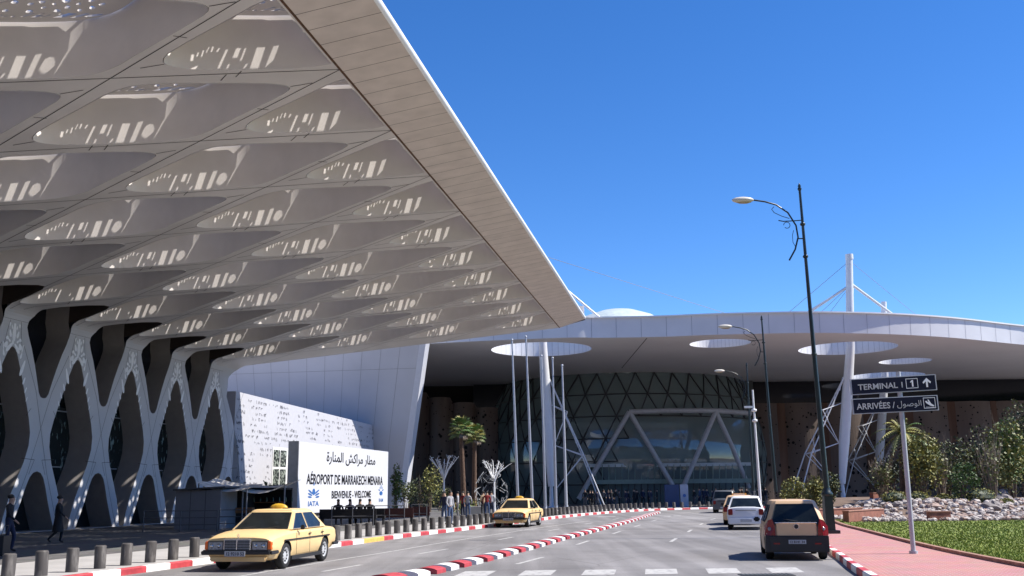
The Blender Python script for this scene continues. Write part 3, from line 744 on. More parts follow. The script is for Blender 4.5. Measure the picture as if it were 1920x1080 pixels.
back=[Vector((90,170)),Vector((-30,170))]
outer=[(p.x,p.y) for p in fe]+[(p.x,p.y) for p in back]
oc=[]
for px,py,rx in ((1015,655,95),(1350,643.5,57),(1589,653,90),(1697,677,47),(1661,705,69)):
    c=atz(px,py,RZ); r=rx/FPX*c.y; oc.append((c,r))
circ=lambda c,r,n=48:[(c.x+r*math.cos(2*PI*i/n),c.y+r*math.sin(2*PI*i/n)) for i in range(n)]
for nm,z,m in (('roof_underside',RZ,ROOFU),('roof_top',RT,ROOFW)):
    v,t=tess(outer,[circ(c,r) for c,r in oc]); b=MB(); b.add([(p.x,p.y,z) for p in v],[tuple(q) for q in t],m); under(MT,b.build(nm))
b=MB(); n=len(fe); b.add([(p.x,p.y,RZ-.02) for p in fe]+[(p.x-.0,p.y-.12,RT+.06) for p in fe],[(i,i+1,n+i+1,n+i) for i in range(n-1)],ROOFW,True); under(MT,b.build('roof_fascia'))
b=MB(); 
for p,q in zip(resample(fe,2.2),resample(fe,2.2)[1:]):
    t=(q-p).normalized(); nn=Vector((t.y,-t.x)); 
    for z0,z1,wd in ((RZ,RT,.035),): 
        a=p+nn*.012; c=p+t*wd+nn*.012; b.add([(a.x,a.y,z0),(c.x,c.y,z0),(c.x,c.y-.12,z1),(a.x,a.y-.12,z1)],[(0,1,2,3)],mat('soft_joint',(.33,.34,.38),.6))
under(MT,b.build('fascia_joint'))
b=MB(); 
for p,q in zip(fe,fe[1:]): b.add([(p.x,p.y-.30,RT+.02),(q.x,q.y-.30,RT+.02),(q.x,q.y-.30,RT+.14),(p.x,p.y-.30,RT+.14),(p.x,p.y+.3,RT+.14),(q.x,q.y+.3,RT+.14)],[(0,1,2,3),(3,2,5,4)],BWHITE)
under(MT,b.build('roof_trim'))
for c,r in oc:
    b=MB(); cc=circ(c,r-.01); n=len(cc); b.add([(x,y,RZ-.02) for x,y in cc]+[(x,y,RT+.1) for x,y in cc],[(i,(i+1)%n,n+(i+1)%n,n+i) for i in range(n)],OCW,True)
    for i in range(0,n): 
        x,y=cc[i]; x2=x+(cc[(i+1)%n][0]-x)*.05; y2=y+(cc[(i+1)%n][1]-y)*.05; k=.998
        b.add([(c.x+(x-c.x)*k,c.y+(y-c.y)*k,RZ),(c.x+(x2-c.x)*k,c.y+(y2-c.y)*k,RZ),(c.x+(x2-c.x)*k,c.y+(y2-c.y)*k,RT),(c.x+(x-c.x)*k,c.y+(y-c.y)*k,RT)],[(0,1,2,3)],MATS['soft_joint'])
    under(MT,b.build('oculus_lining'))
# underside joint line
a=atz(1212,634,RZ); c=atz(1165,690,RZ); b=MB(); b.add([(a.x,a.y,RZ-.01),(a.x+.08,a.y,RZ-.01),(c.x+.08,c.y,RZ-.01),(c.x,c.y,RZ-.01)],[(0,1,2,3)],SEAM); under(MT,b.build('underside_joint'))
# dark clerestory and back walls
CORT=mat('weathered_screen',(.135,.10,.085),.85,col2=(.19,.145,.12),scale=.35,c2lo=.4,c2hi=.7,stretch=(1,1,.15),bump=.2,bscale=8)
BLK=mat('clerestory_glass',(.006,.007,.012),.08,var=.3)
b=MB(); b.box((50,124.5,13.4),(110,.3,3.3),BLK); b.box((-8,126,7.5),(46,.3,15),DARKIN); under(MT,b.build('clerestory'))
DOT=mat('screen_hole',(.008,.007,.006),.95)
def curtain(x0,x1,Y,zt,amp,per,seed,step=None):
    rg=random.Random(seed); n=int((x1-x0)/.35); pts=[]
    for i in range(n+1):
        x=x0+(x1-x0)*i/n; ph=(x-x0)/per; y=Y-amp*abs(math.sin(PI*ph))**.7; pts.append((x,y))
    zf=lambda x: zt-(step*math.floor((x-x0)/per) if step else 0)
    b=MB(); vs=[(x,y,0) for x,y in pts]+[(x,y,zf(x)) for x,y in pts]; b.add(vs,[(i,i+1,n+2+i,n+1+i) for i in range(n)],CORT,False)
    sc_=under(MT,b.build('perforated_curtain')); b=MB()
    for k in range(int((x1-x0)*zt*1.5)):
        i=rg.randrange(n); u=rg.random(); a=Vector((*pts[i],0)); c=Vector((*pts[i+1],0)); 
        zz=rg.uniform(.5,zf(a.x)-.3); r=rg.choice((.06,.08,.11,.16,.2))*(1.25-zz/zt*.6)
        if noise.noise((a.x*.3,zz*.4,seed))<-.1 and r>.12: r*=.5
        t=(c-a).normalized(); nn=Vector((t.y,-t.x,0)); o=a.lerp(c,u)+nn*.03+Vector((0,0,zz)); m=8
        b.add([o+t*r*math.cos(2*PI*j/m)+Vector((0,0,r*math.sin(2*PI*j/m))) for j in range(m)],[tuple(range(m))],DOT)
    o=under(MT,b.build('curtain_holes')); o['kind']='stuff'
curtain(27.5,92,121.5,12.0,.9,5.2,5)
curtain(-15.5,-1.8,117,13.9,1.5,2.75,6,.62)
b=MB(); RST=mat('rust_stain',(.12,.062,.04),.9,col2=(.17,.10,.07),scale=.5,stretch=(1,1,.1))
for i in range(1,12):
    x=27.5+5.2*i; b.box((x,121.3,6),(.7+.5*(i%3),.35,12.01),RST)
under(MT,b.build('rusty_seam'))
# glass drum
DC=Vector((14.0,128.0,0)); prof=[(17.3,0),(17.9,3),(18.1,6),(17.7,9),(16.7,12),(15.3,15.0)]
def dr(z):
    for (r0,z0),(r1,z1) in zip(prof,prof[1:]):
        if z0<=z<=z1: return r0+(r1-r0)*(z-z0)/(z1-z0)
    return prof[-1][0]
def dp(a,z,o=0): r=dr(z)+o; return DC+Vector((r*math.sin(a),-r*math.cos(a),z))
TG=glass('tinted_glass',(.62,.70,.70),.02,.08,.42)
b=MB(); nA=60; nZ=10; vs=[dp(2*PI*i/nA,15*j/nZ) for j in range(nZ+1) for i in range(nA)]
b.add(vs,[(j*nA+i,j*nA+(i+1)%nA,(j+1)*nA+(i+1)%nA,(j+1)*nA+i) for j in range(nZ) for i in range(nA)],TG,True); under(MT,b.build('glass_drum'))
MUL=mat('dark_mullion',(.03,.032,.036),.4); VFR=mat('white_steel',(.44,.45,.48),.4); INS=mat('inner_steel',(.55,.60,.60),.5)
b=MB(); rows=[15.0,12.45,9.9,7.4,4.9,2.4,.2]; NP=44; 
def inport(a,z): return -.06<a<.80 and z<9.85
for j in range(len(rows)-1):
    z1,z0=rows[j],rows[j+1]; 
    for i in range(NP):
        a0=2*PI*(i+(j%2)*.5)/NP; a0=(a0+PI)%(2*PI)-PI
        if abs(a0)>1.75: continue
        am=a0; al=a0-PI/NP; ar=a0+PI/NP
        mz=(z0+z1)/2
        # portal region kept clear of the triangular grid; its left edge follows the raked frame
        lim=-.36+(mz/10.2)*.33
        if mz<9.9 and a0>lim and a0<.86: continue
        b.tube([dp(am,z1,.06),dp(al,z0,.06)],.085,MUL,4,False); b.tube([dp(am,z1,.06),dp(ar,z0,.06)],.085,MUL,4,False)
        b.tube([dp(al,z0,.06),dp(ar,z0,.06)],.06,MUL,4,False)
under(MT,b.build('mullion_lattice'))
# inner lattice seen through the glass
b=MB()
for j in range(9):
    z=.8+j*1.6
    for i in range(40):
        a=2*PI*i/40; 
        if not (PI*.30<a<PI*1.70): pass
        r=15.2
        def ip(a,z): return DC+Vector((14.6*math.sin(a),-14.6*math.cos(a),z))
        if abs(((a+PI)%(2*PI))-PI)<1.6: b.tube([ip(a,z),ip(a+2*PI/80,z+1.6)],.05,INS,3,False); b.tube([ip(a,z),ip(a-2*PI/80,z+1.6)],.05,INS,3,False)
under(MT,b.build('inner_lattice'))
# white raked portal frame in front of the drum
YP=109.0
def pp(px,py): 
    p=atY(px,py,YP); x=p.x; 
    if x>18: 
        y=YP+(x-18)**2*.028; p=atY(px,py,y)
    return p
b=MB(); 
b.tube([pp(1180,772),pp(1260,770),pp(1342,770),pp(1408,775)],.28,VFR,8)
for L_ in ([(1180,772),(1085,936)],[(1180,772),(1264,915)],[(1342,772),(1281,913)],[(1342,772),(1372,836),(1404,915)]): b.tube([pp(*q) for q in L_],.27,VFR,8)
for L_ in ([(1222,780),(1180,905)],[(1290,780),(1215,905)],[(1340,790),(1300,905)],[(1222,780),(1275,860)]): b.tube([pp(*q)+Vector((0,5,0)) for q in L_],.22,INS,6)
under(MT,b.build('portal_frame'))
# inside: floors, blue panels, white band, entrance screens
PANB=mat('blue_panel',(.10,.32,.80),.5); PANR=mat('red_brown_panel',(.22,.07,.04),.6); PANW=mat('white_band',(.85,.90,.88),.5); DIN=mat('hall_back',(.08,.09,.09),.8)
def panel(nm,px0,px1,py0,py1,Y,m):
    a=atY(px0,py0,Y); c=atY(px1,py1,Y); bb_=MB(); bb_.box(((a.x+c.x)/2,Y,(a.z+c.z)/2),(abs(c.x-a.x),.2,abs(a.z-c.z)),m); return under(MT,bb_.build(nm))
YI=117.0
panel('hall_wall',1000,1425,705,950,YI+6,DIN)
panel('blue_screen',1190,1298,806,838,YI,PANB); panel('blue_screen',1098,1135,806,846,YI,PANB); panel('brown_screen',1150,1180,806,835,YI+.4,PANR)
panel('white_balcony',1130,1300,841,863,YI-.2,PANW); panel('white_balcony',1085,1180,846,900,YI+.8,mat('pale_wall',(.45,.5,.49),.6)); panel('ceiling_band',1060,1290,793,802,YI,PANW)
panel('upper_slab',1030,1210,728,745,YI+1,PANW); panel('upper_slab',1060,1150,752,758,YI+1,PANW)
panel('door_header',1100,1410,870,873,YP+1.2,INS); panel('door_header',1100,1415,900,905,YP+1.0,mat('green_steel',(.22,.30,.27),.5))
b=MB()
for i in range(26):
    px=1105+i*12.2; a=atY(px,903,YP+1.1); c=atY(px,871,YP+1.1); b.tube([a,c],.05,MATS['green_steel'],4,False)
    a=atY(px,950,YP+1.1); c=atY(px,905,YP+1.1); b.tube([a,c],.06,MUL,4,False)
under(MT,b.build('entrance_mullions'))
# masts through the openings
MASTW=mat('mast_white_steel',(.62,.63,.66),.35,var=.03)
def mast(cx_,cy_,base_px,top_z,label,side=-1,R0_=.42,zt=None,topx=None):
    root=empty('roof_mast',(cx_,cy_,0),0,label,'mast','white steel masts carrying the roof')
    b=MB(); bx=base_px
    tx=topx if topx is not None else cx_
    b.tube([(bx,cy_,2.2),(bx+(tx-bx)*.2,cy_,6),(bx+(tx-bx)*.5,cy_,11),(bx+(tx-bx)*.75,cy_,RZ),(tx,cy_,top_z)],[.30,.50,.50,.40,.33],MASTW,14); under(root,b.build('shaft'))
    b=MB(); b.tube([(bx,cy_,.1),(bx,cy_,2.3)],[.25,.16],MASTW,10); b.lathe([(.6,0),(.6,.25),(.3,.3)],MASTW,12,(bx,cy_,.1)); under(root,b.build('pin_base'))
    def sx(z):
        for (z0,k0),(z1,k1) in (((0,0),(2.2,0)),((2.2,0),(6,.2)),((6,.2),(11,.5)),((11,.5),(15,.75))):
            if z0<=z<=z1: return bx+(tx-bx)*(k0+(k1-k0)*(z-z0)/(z1-z0))
        return tx
    b=MB(); fx=bx+side*4.8
    for dy in(-1.1,1.1):
        b.tube([(fx,cy_+dy*1.6,.2),(bx+side*3.0,cy_+dy,5.0),(sx(12.6)+side*.25,cy_,12.6)],.065,MASTW,6)
        for z0,z1,x0,x1 in ((5,6.0,3.0,.4),(5,1.8,3.0,.3),(9,9.8,1.6,.3),(9,5.8,1.6,.4)):
            b.tube([(bx+side*x0,cy_+dy*.8,z0),(sx(z1)+side*x1,cy_,z1)],.045,MASTW,6)
    b.tube([(bx+side*3,cy_-1,5),(bx+side*3,cy_+1,5)],.05,MASTW,5)
    for k in range(5): 
        u=k/5; z=5+7.4*u; xa=sx(z)+side*(3.0-2.75*u); b.tube([(xa,cy_-1*(1-u),z),(xa-side*.5,cy_+1*(1-u),z+1.3)],.04,MASTW,4)
    under(root,b.build('lattice_brace'))
    return root
c1,c2=oc[0][0],oc[2][0]
b1=atY(1034,935,c1.y).x; b2=atY(1579,905,c2.y).x
m1=mast(c1.x,c1.y,b1,20.5,'white tapered roof mast in front of the glass drum behind the flagpoles',1,topx=atY(1014,600,c1.y).x)
b=MB(); b.box((b1,c1.y,-.0),(1.9,1.9,.5),mat('pedestal_stone',(.10,.10,.11),.8)); under(m1,b.build('pedestal'))
zt=atY(1592,478,c2.y).z; zk=atY(1592,533,c2.y).z; 
m2=mast(c2.x,c2.y,b2,zt,'tallest white roof mast standing behind the two direction signs',-1,topx=atY(1592,478,c2.y).x)
b=MB(); tx=atY(1592,478,c2.y).x; b.lathe([(.38,0),(.38,.5)],MASTW,14,(tx,c2.y,zt-.45)); 
b.tube([(tx,c2.y,zk),(tx-7.2,c2.y+2,RT)],.13,MASTW,6); b.tube([(tx,c2.y,zk),(tx+6.9,c2.y+2,RT)],.13,MASTW,6); b.tube([(tx+.1,c2.y,zk),(tx+.9,c2.y+4,RT)],.13,MASTW,6)
under(m2,b.build('stay_rod'))
b=MB(); za=atY(1592,489,c2.y).z
for dx,dy in ((-8.5,2),(-7.8,6),(9.5,3)): b.tube([(tx,c2.y,za if dy<5 else zk),(tx+dx,c2.y+dy,RT)],.022,MATS['grey_metal'],4,False)
for dx in (-5,-3.3): b.tube([(tx,c2.y,zk),(tx+dx,c2.y+3,RT)],.02,MATS['grey_metal'],4,False)
a=atY(1030,483,c1.y); c=atY(1362,588,c1.y+2); b.tube([a+(a-c)*.3,c],.022,MATS['grey_metal'],4,False)
under(m2,b.build('stay_cable'))
c3=oc[4][0]; m3x=atY(1645,890,c3.y).x
m3=mast(c3.x,c3.y,m3x,atY(1660,566,c3.y).z,'smaller white roof mast farther back right of the tall one',-1,topx=atY(1660,600,c3.y).x)
b=MB(); p=atY(1100,575,c1.y+3); q=atY(1130,600,c1.y+3); b.tube([p+(p-q)*1.2,q],.12,MASTW,6); under(m1,b.build('stay_rod'))
# translucent dome on the roof
b=MB(); dc=atY(1165,592,118); b.sphere((dc.x,dc.y+3,RT+.02),(8.6,8.6,7.1),mat('dome_membrane',(.50,.56,.55),.4,var=.12,scale=2),24,12)
do=under(MT,b.build('roof_dome'))

KT=1.12
for o in (MT,m1,m2,m3):
    l=Vector(o.location); o.location=Vector((l.x*KT,l.y*KT,CH+(l.z-CH)*KT)); o.scale=(KT,KT,KT)
# ---------------------------------------------------------------- street lamps
IRON=mat('dark_green_iron',(.012,.022,.022),.35,var=.2,spec=.6); LAMPW=mat('lamp_shell',(.62,.57,.48),.4); LENS_=mat('lamp_lens',(.38,.30,.20),.2)
def street_lamp(name,base,H_,label,side=-1,az=0.0,topoff=0.0,ped=True):
    root=empty(name,base,az,label,'street lamp','black street lamps with one curled arm')
    b=MB()
    if ped:
        b.box((0,0,.06),(.62,.62,.12),IRON); b.box((0,0,.75),(.36,.36,1.3),IRON,taper=.86); b.lathe([(.20,1.4),(.22,1.44),(.22,1.5),(.15,1.58),(.13,1.7)],IRON,14)
    else: b.lathe([(.17,0),(.15,.9),(.11,1.0)],IRON,12)
    under2=lambda o:(setattr(o,'parent',root),o)[1]
    under2(b.build('pedestal'))
    b=MB(); b.tube([(0,0,1.5),(topoff*.5,0,H_*.5),(topoff,0,H_)],[.115,.085,.05],IRON,12); b.lathe([(.06,-.12),(.09,-.05),(.05,.02),(.07,.06),(.01,.2)],IRON,10,(topoff,0,H_))
    for z in (H_*.5,H_-2.9,H_-1.55): b.lathe([(.09,-.05),(.115,0),(.09,.05)],IRON,12,(topoff*z/H_,0,z))
    under2(b.build('post'))
    b=MB(); s=side; x0=topoff; z0=H_-2.0
    arc=[(x0+s*.62,0,z0-1.05),(x0+s*.35,0,z0-.6),(x0+s*.2,0,z0-.1),(x0+s*.25,0,z0+.4),(x0+s*.55,0,z0+.95),(x0+s*1.0,0,z0+1.28),(x0+s*1.45,0,z0+1.42),(x0+s*1.95,0,z0+1.5)]
    b.tube(arc,.035,IRON,8)
    b.tube([(x0,0,z0+.62),(x0+s*.3,0,z0+.6),(x0+s*.75,0,z0+.58),(x0+s*.95,0,z0+.62)],.022,IRON,6); b.tube([(x0,0,z0-.15),(x0+s*.2,0,z0-.15)],.025,IRON,6)
    b.tube([(x0+s*(.62+.13*math.cos(a)),0,z0+.42+.13*math.sin(a)) for a in [k*.55 for k in range(11)]],.015,IRON,5)
    b.tube([(x0+s*.5,0,z0+.7),(x0+s*.8,0,z0+.8),(x0+s*1.1,0,z0+.95),(x0+s*1.2,0,z0+1.1),(x0+s*1.1,0,z0+1.2)],.015,IRON,5)
    b.tube([(x0+s*.3,0,z0-.55),(x0+s*.42,0,z0-.3),(x0+s*.42,0,z0),(x0+s*.36,0,z0+.2)],.013,IRON,5)
    under2(b.build('curled_arm'))
    b=MB(); c=(x0+s*2.35,0,z0+1.5); b.sphere(c,(.46,.17,.13),LAMPW,16,8); lh=under2(b.build('lamp_head'))
    b=MB(); b.sphere((c[0]-.02*s,0,c[2]-.05),(.36,.13,.11),LENS_,14,6); o=b.build('lens'); o.parent=lh
    return root
lb=atz(1556,1000,.135); lt_=atY(1499,352,lb.y); street_lamp('street_lamp',tuple(lb),lt_.z-.135,'tall black street lamp on a square pedestal beside the tan hatchback',-1,0.0,lt_.x-lb.x)
lb=atY(1455,925,62); lt_=atY(1428,597,62); street_lamp('street_lamp',(lb.x,62,.13),lt_.z-.13,'middle black street lamp behind the parked cars',-1,0.0,lt_.x-lb.x,False)
lb=atY(1413,925,84); lt_=atY(1400,684,84); street_lamp('street_lamp',(lb.x,84,.13),lt_.z-.13,'farthest black street lamp in front of the glass drum',-1,0.0,lt_.x-lb.x,False)
# camera pole
root=empty('camera_pole',(atY(1425,925,58).x,58,.13),0,'slim white pole carrying cameras beside the farthest street lamp','pole')
lt_=atY(1411,731,58); xx=lt_.x-root.location.x; zz=lt_.z-.13
def ch(root,b,nm): o=b.build(nm); o.parent=root; return o
b=MB(); b.tube([(0,0,0),(xx,0,zz)],[.09,.05],BWHITE,10); ch(root,b,'pole')
for k,z in enumerate((zz-1.2,zz-1.8,zz-1.0)):
    b=MB(); b.lathe([(.03,-.1),(.16,-.06),(.16,.06),(.05,.1)],BWHITE,10,(xx*z/zz,0,z)) if k<2 else b.box((xx*z/zz-.3,0,z),(.5,.1,.12),BWHITE); ch(root,b,'camera_housing')
# flagpoles
FP=mat('flagpole_metal',(.42,.43,.46),.4,metal=.3)
for k,(tx_,ty_,bx_,lab) in enumerate(((960,638,972,'leftmost and tallest bare flagpole in front of the glass drum'),(986,632,999,'second tall bare flagpole from the left before the glass drum'),(1015,668,1023,'third bare flagpole, standing just left of the white tapered mast'),(1036,672,1043,'fourth bare flagpole, just right of the white tapered mast'),(1054,686,1062,'rightmost and shortest bare flagpole in front of the glass drum'))):
    Y=84; p=atY(bx_,957,Y); q=atY(tx_,ty_,Y); root=empty('flagpole',(p.x,Y,.13),0,lab,'flagpole','bare flagpoles before the glass drum')
    b=MB(); b.tube([(0,0,0),((q.x-p.x)*.5,0,q.z*.5),(q.x-p.x,0,q.z-.13)],[.14,.11,.07],FP,10); ch(root,b,'pole')
    b=MB(); b.sphere((q.x-p.x,0,q.z-.1),.11,FP,10,6); ch(root,b,'finial'); b=MB(); b.lathe([(.28,0),(.28,.06),(.16,.12),(.16,.5)],FP,12); ch(root,b,'base_plate')
# ---------------------------------------------------------------- direction signs
NAVY=mat('sign_navy',(.004,.006,.022),.6,var=.05,spec=.15); SILV=mat('sign_silver',(.42,.44,.48),.45); LET=mat('sign_white',(.72,.73,.76),.5,var=.02)
gb_=atz(1713,1038,.13); gt=atY(1684,697,gb_.y)
DS=empty('direction_sign',tuple(gb_),0,'grey post with two dark blue direction signs reading TERMINAL 1 and ARRIVÉES','sign')
def u_(o): o.parent=DS; o.matrix_parent_inverse=Matrix.Translation(-gb_); return o
b=MB(); b.tube([tuple(gb_),tuple(gb_.lerp(Vector((gt.x,gb_.y,gt.z)),.5)),(gt.x,gb_.y,gt.z)],.062,SILV,12); b.tube([(gb_.x,gb_.y,.13),(gb_.x,gb_.y,.2)],.11,SILV,12); u_(b.build('post'))
def board(c4,arrow):
    # corner pixels TL TR BR BL on a slightly turned vertical plane in front of the post
    Y0=gb_.y-.10; P=[atY(px,py,Y0+(px-1680)*.0016) for px,py in c4]
    x=(P[1]-P[0]); up=(P[0]-P[3]); n=x.cross(up).normalized(); n=-n if n.y>0 else n
    L_=x.length; H_=up.length; xd=x.normalized(); ud=up.normalized(); o=P[3]
    def Q(u,v,d=0): return o+xd*(u*L_)+ud*(v*H_)+n*d
    b=MB(); vs=[Q(0,0),Q(1,0),Q(1,1),Q(0,1)]+[Q(0,0,-.05),Q(1,0,-.05),Q(1,1,-.05),Q(0,1,-.05)]
    b.add(vs,[(0,1,2,3),(7,6,5,4),(0,4,5,1),(1,5,6,2),(2,6,7,3),(3,7,4,0)],SILV); pl=u_(b.build('sign_board'))
    b=MB(); mx,my=.012,.05; b.add([Q(mx,my,.004),Q(1-mx,my,.004),Q(1-mx,1-my,.004),Q(mx,1-my,.004)],[(0,1,2,3)],NAVY)
    f=b.build('sign_face'); f.parent=pl
    def t_(body,u0,u1,v0,v1,bold):
        ob=text_part('lettering',body,1.0,LET,None,(0,0,0),(1,0,0),(0,0,1),bold=bold)
        xs=[v.co.x for v in ob.data.vertices]; zs=[v.co.z for v in ob.data.vertices]; x0,x1,z0,z1=min(xs),max(xs),min(zs),max(zs)
        for v in ob.data.vertices: v.co=Q(u0+(v.co.x-x0)/(x1-x0)*(u1-u0), v0+(v.co.z-z0)/(z1-z0)*(v1-v0), .008)
        ob.parent=pl
    def frame(u0,u1,v0,v1):
        b=MB(); w_=.006; h_=w_*L_/H_
        for a,c,e,g in ((u0,u1,v0,v0+h_),(u0,u1,v1-h_,v1),(u0,u0+w_,v0+h_,v1-h_),(u1-w_,u1,v0+h_,v1-h_)): b.add([Q(a,e,.008),Q(c,e,.008),Q(c,g,.008),Q(a,g,.008)],[(0,1,2,3)],LET)
        ob=b.build('symbol_frame'); ob.parent=pl
    if arrow:
        t_('TERMINAL 1',.08,.60,.28,.64,.02); frame(.64,.78,.20,.82); b=MB(); pts=[(.708,.30),(.726,.30),(.726,.72),(.712,.72),(.690,.61),(.693,.55),(.708,.61)]; v,t=tess(pts); b.add([Q(p.x,p.y,.008) for p in v],[tuple(q) for q in t],LET); ob=b.build('number_one'); ob.parent=pl
        b=MB(); pts=[(.874,.22),(.896,.22),(.896,.58),(.925,.44),(.935,.54),(.885,.80),(.835,.54),(.845,.44),(.874,.58)]
        v,t=tess(pts); b.add([Q(p.x,p.y,.008) for p in v],[tuple(q) for q in t],LET); ob=b.build('arrow'); ob.parent=pl
    else:
        t_('ARRIVÉES /',.045,.49,.28,.78,.02); t_(''.join(reversed('\uFE8D\uFEDF\uFEEE\uFEBB\uFEEE\uFEDD')),.515,.80,.24,.72,.0)
        frame(.825,.965,.16,.86); b=MB(); pts=[(.845,.62),(.862,.66),(.872,.58),(.888,.54),(.875,.72),(.888,.72),(.915,.46),(.945,.34),(.95,.28),(.935,.27),(.90,.33),(.858,.50)]
        v,t=tess(pts); b.add([Q(p.x,p.y,.008) for p in v],[tuple(q) for q in t],LET); b.add([Q(.85,.24,.008),Q(.945,.20,.008),Q(.945,.22,.008),Q(.85,.26,.008)],[(0,1,2,3)],LET); ob=b.build('aircraft_symbol'); ob.parent=pl
board([(1594,711),(1754,701.5),(1757,733),(1597,741)],True)
board([(1597,748),(1757.5,740.5),(1760,769),(1600,777)],False)
# ---------------------------------------------------------------- cars
TYRE=mat('tyre_rubber',(.015,.015,.015),.85); RIM=mat('wheel_cover',(.50,.50,.50),.4,metal=.1); CG=mat('car_glass',(.010,.013,.014),.08,var=.6,scale=2,spec=.35); BLKP=mat('black_plastic',(.018,.018,.02),.55); CHROME=mat('chrome_trim',(.55,.55,.56),.2,metal=.9)
HL=mat('headlamp_glass',(.22,.23,.25),.12,var=.3,scale=12); ORG=mat('orange_lens',(.75,.14,.02),.25); REDL=mat('red_lens',(.20,.006,.01),.2); PLATE=mat('number_plate',(.42,.43,.46),.5); SEATM=mat('car_seat',(.03,.03,.032),.8); GRL=mat('grille_dark',(.03,.03,.035),.35,metal=.4)
def paint(name,c): return mat(name,c,.42,var=.06,scale=1.2,coat=.15)
TAXI=paint('cream_yellow_paint',(.76,.53,.25)); TAN=paint('tan_paint',(.66,.44,.25)); WHP=paint('white_car_paint',(.72,.73,.76)); GRY=paint('grey_car_paint',(.10,.105,.11))
def car(name,loc,rz,label,cat,spec):
    root=empty(name,loc,rz,label,cat); m=spec['paint']; C_=lambda b,nm,par=None,**k:(lambda o:(setattr(o,'parent',par or root),o)[1])(b.build(nm,**k))
    # lower body: loft along y
    st=spec['st']; vs=[]; k=0; b=MB()
    ring=lambda zb,zs,wb,wm,ws,zt:[(0,zb),(wb*.8,zb),(wb,zb+.04),(wm-.015,zb+(zs-zb)*.35),(wm,zb+(zs-zb)*.62),(wm-.02,zs-.05),(ws,zs),(ws-.10,zs+(zt-zs)*.55),(ws*.5,zt-.004),(0,zt)]
    R_=[]
    for y,zb,zs,wb,wm,ws,zt in st:
        h=ring(zb,zs,wb,wm,ws,zt); R_.append([(x,y,z) for x,z in h]+[(-x,y,z) for x,z in h[-2:0:-1]])
    n=len(R_[0]); vs=[v for r in R_ for v in r]; fs=[(i*n+j,i*n+(j+1)%n,(i+1)*n+(j+1)%n,(i+1)*n+j) for i in range(len(R_)-1) for j in range(n)]
    fs.append(tuple(range(n))[::-1]); fs.append(tuple(range((len(R_)-1)*n,len(R_)*n))); b.add(vs,fs,m)
    me=b.mesh('body'); bm=bmesh.new(); bm.from_mesh(me); bmesh.ops.recalc_face_normals(bm,faces=bm.faces); bm.to_mesh(me); bm.free()
    me.materials.append(BLKP)
    body=mobj('body',me,root)
    # wheel arches
    cb=MB()
    for y in spec['ax']:
        for sx in(-1,1): cb.lathe([(spec['ar'],-.17),(spec['ar'],.40)] ,BLKP,28,(sx*(spec['hw']-.12)*1.0 if sx>0 else -(spec['hw']-.12),y,spec['wr']+.01),'X')
    cm=cb.mesh('cut'); bm=bmesh.new(); bm.from_mesh(cm); bmesh.ops.remove_doubles(bm,verts=bm.verts,dist=1e-5); bmesh.ops.recalc_face_normals(bm,faces=bm.faces); bm.to_mesh(cm); bm.free()
    # shift left-hand cutters outwards
    for v in cm.vertices:
        if v.co.x<0: v.co.x=-abs(v.co.x)
    co=mobj('cut',cm); md=body.modifiers.new('b','BOOLEAN'); md.object=co; md.operation='DIFFERENCE'; md.solver='EXACT'
    co.matrix_world=root.matrix_basis.copy(); bpy.context.view_layer.update()
    dg=bpy.context.evaluated_depsgraph_get(); nm_=bpy.data.meshes.new_from_object(body.evaluated_get(dg)); body.modifiers.clear(); body.data=nm_; bpy.data.objects.remove(co)
    ssmooth(body.data,28)
    # greenhouse
    g=spec['gh']; zB,zR=g['zb'],g['zr']; wb,wr=g['wb'],g['wr']; yf,yr_,rf,rr=g['yf'],g['yr'],g['rf'],g['rr']
    def outline(w_,y0,y1,c): return [(w_-c,y0),(w_,y0-c),(w_+.0,(y0*2+y1)/3),(w_+.0,(y0+2*y1)/3),(w_,y1+c),(w_-c,y1),(-w_+c,y1),(-w_,y1+c),(-w_,(y0+2*y1)/3),(-w_,(y0*2+y1)/3),(-w_,y0-c),(-w_+c,y0)]
    lv=[(0,zB-.02),(.5,None),(.93,None),(1.0,None)]
    L=[]; 
    def lev(h,c=g.get('c',.07)): 
        w_=wb+(wr-wb)*h; return [(x,y,zB+(zR-.07-zB)*h) for x,y in outline(w_,yf+(rf-yf)*h,yr_+(rr-yr_)*h,c)]
    L=[lev(0),lev(.5),lev(1.0)]; 
    L.append([(x*.95,(y-(rf+rr)/2)*.96+(rf+rr)/2,zR-.025) for x,y,z in L[-1]]); L.append([(x*.80,(y-(rf+rr)/2)*.86+(rf+rr)/2,zR-.003) for x,y,z in L[2]]); L.append([(x*.4,(y-(rf+rr)/2)*.5+(rf+rr)/2,zR+.008) for x,y,z in L[2]])
    n=12; b=MB(); b.add([v for r in L for v in r],[(i*n+j,i*n+(j+1)%n,(i+1)*n+(j+1)%n,(i+1)*n+j) for i in range(len(L)-1) for j in range(n)]+[tuple(range((len(L)-1)*n,len(L)*n))],m)
    me=b.mesh('cabin'); bm=bmesh.new(); bm.from_mesh(me); bmesh.ops.recalc_face_normals(bm,faces=bm.faces); bm.to_mesh(me); bm.free(); ssmooth(me,30); mobj('cabin',me,root)
    zT=zR-.07
    def sidept(sx,y,h,d=.006): return Vector((sx*(wb+(wr-wb)*h+d),y,zB+(zT-zB)*h))
    for sx in(-1,1):
        for P in g['win']:
            b=MB(); b.add([sidept(sx,y,h) for y,h in P],[tuple(range(len(P)))],CG); C_(b,'side_window')
            b=MB(); q=[sidept(sx,y,h,.009) for y,h in P]; 
            for a,c in zip(q,q[1:]+q[:1]): b.tube([a,c],.006,g.get('trim',MATS['grey_metal']),4,False)
            C_(b,'window_trim')
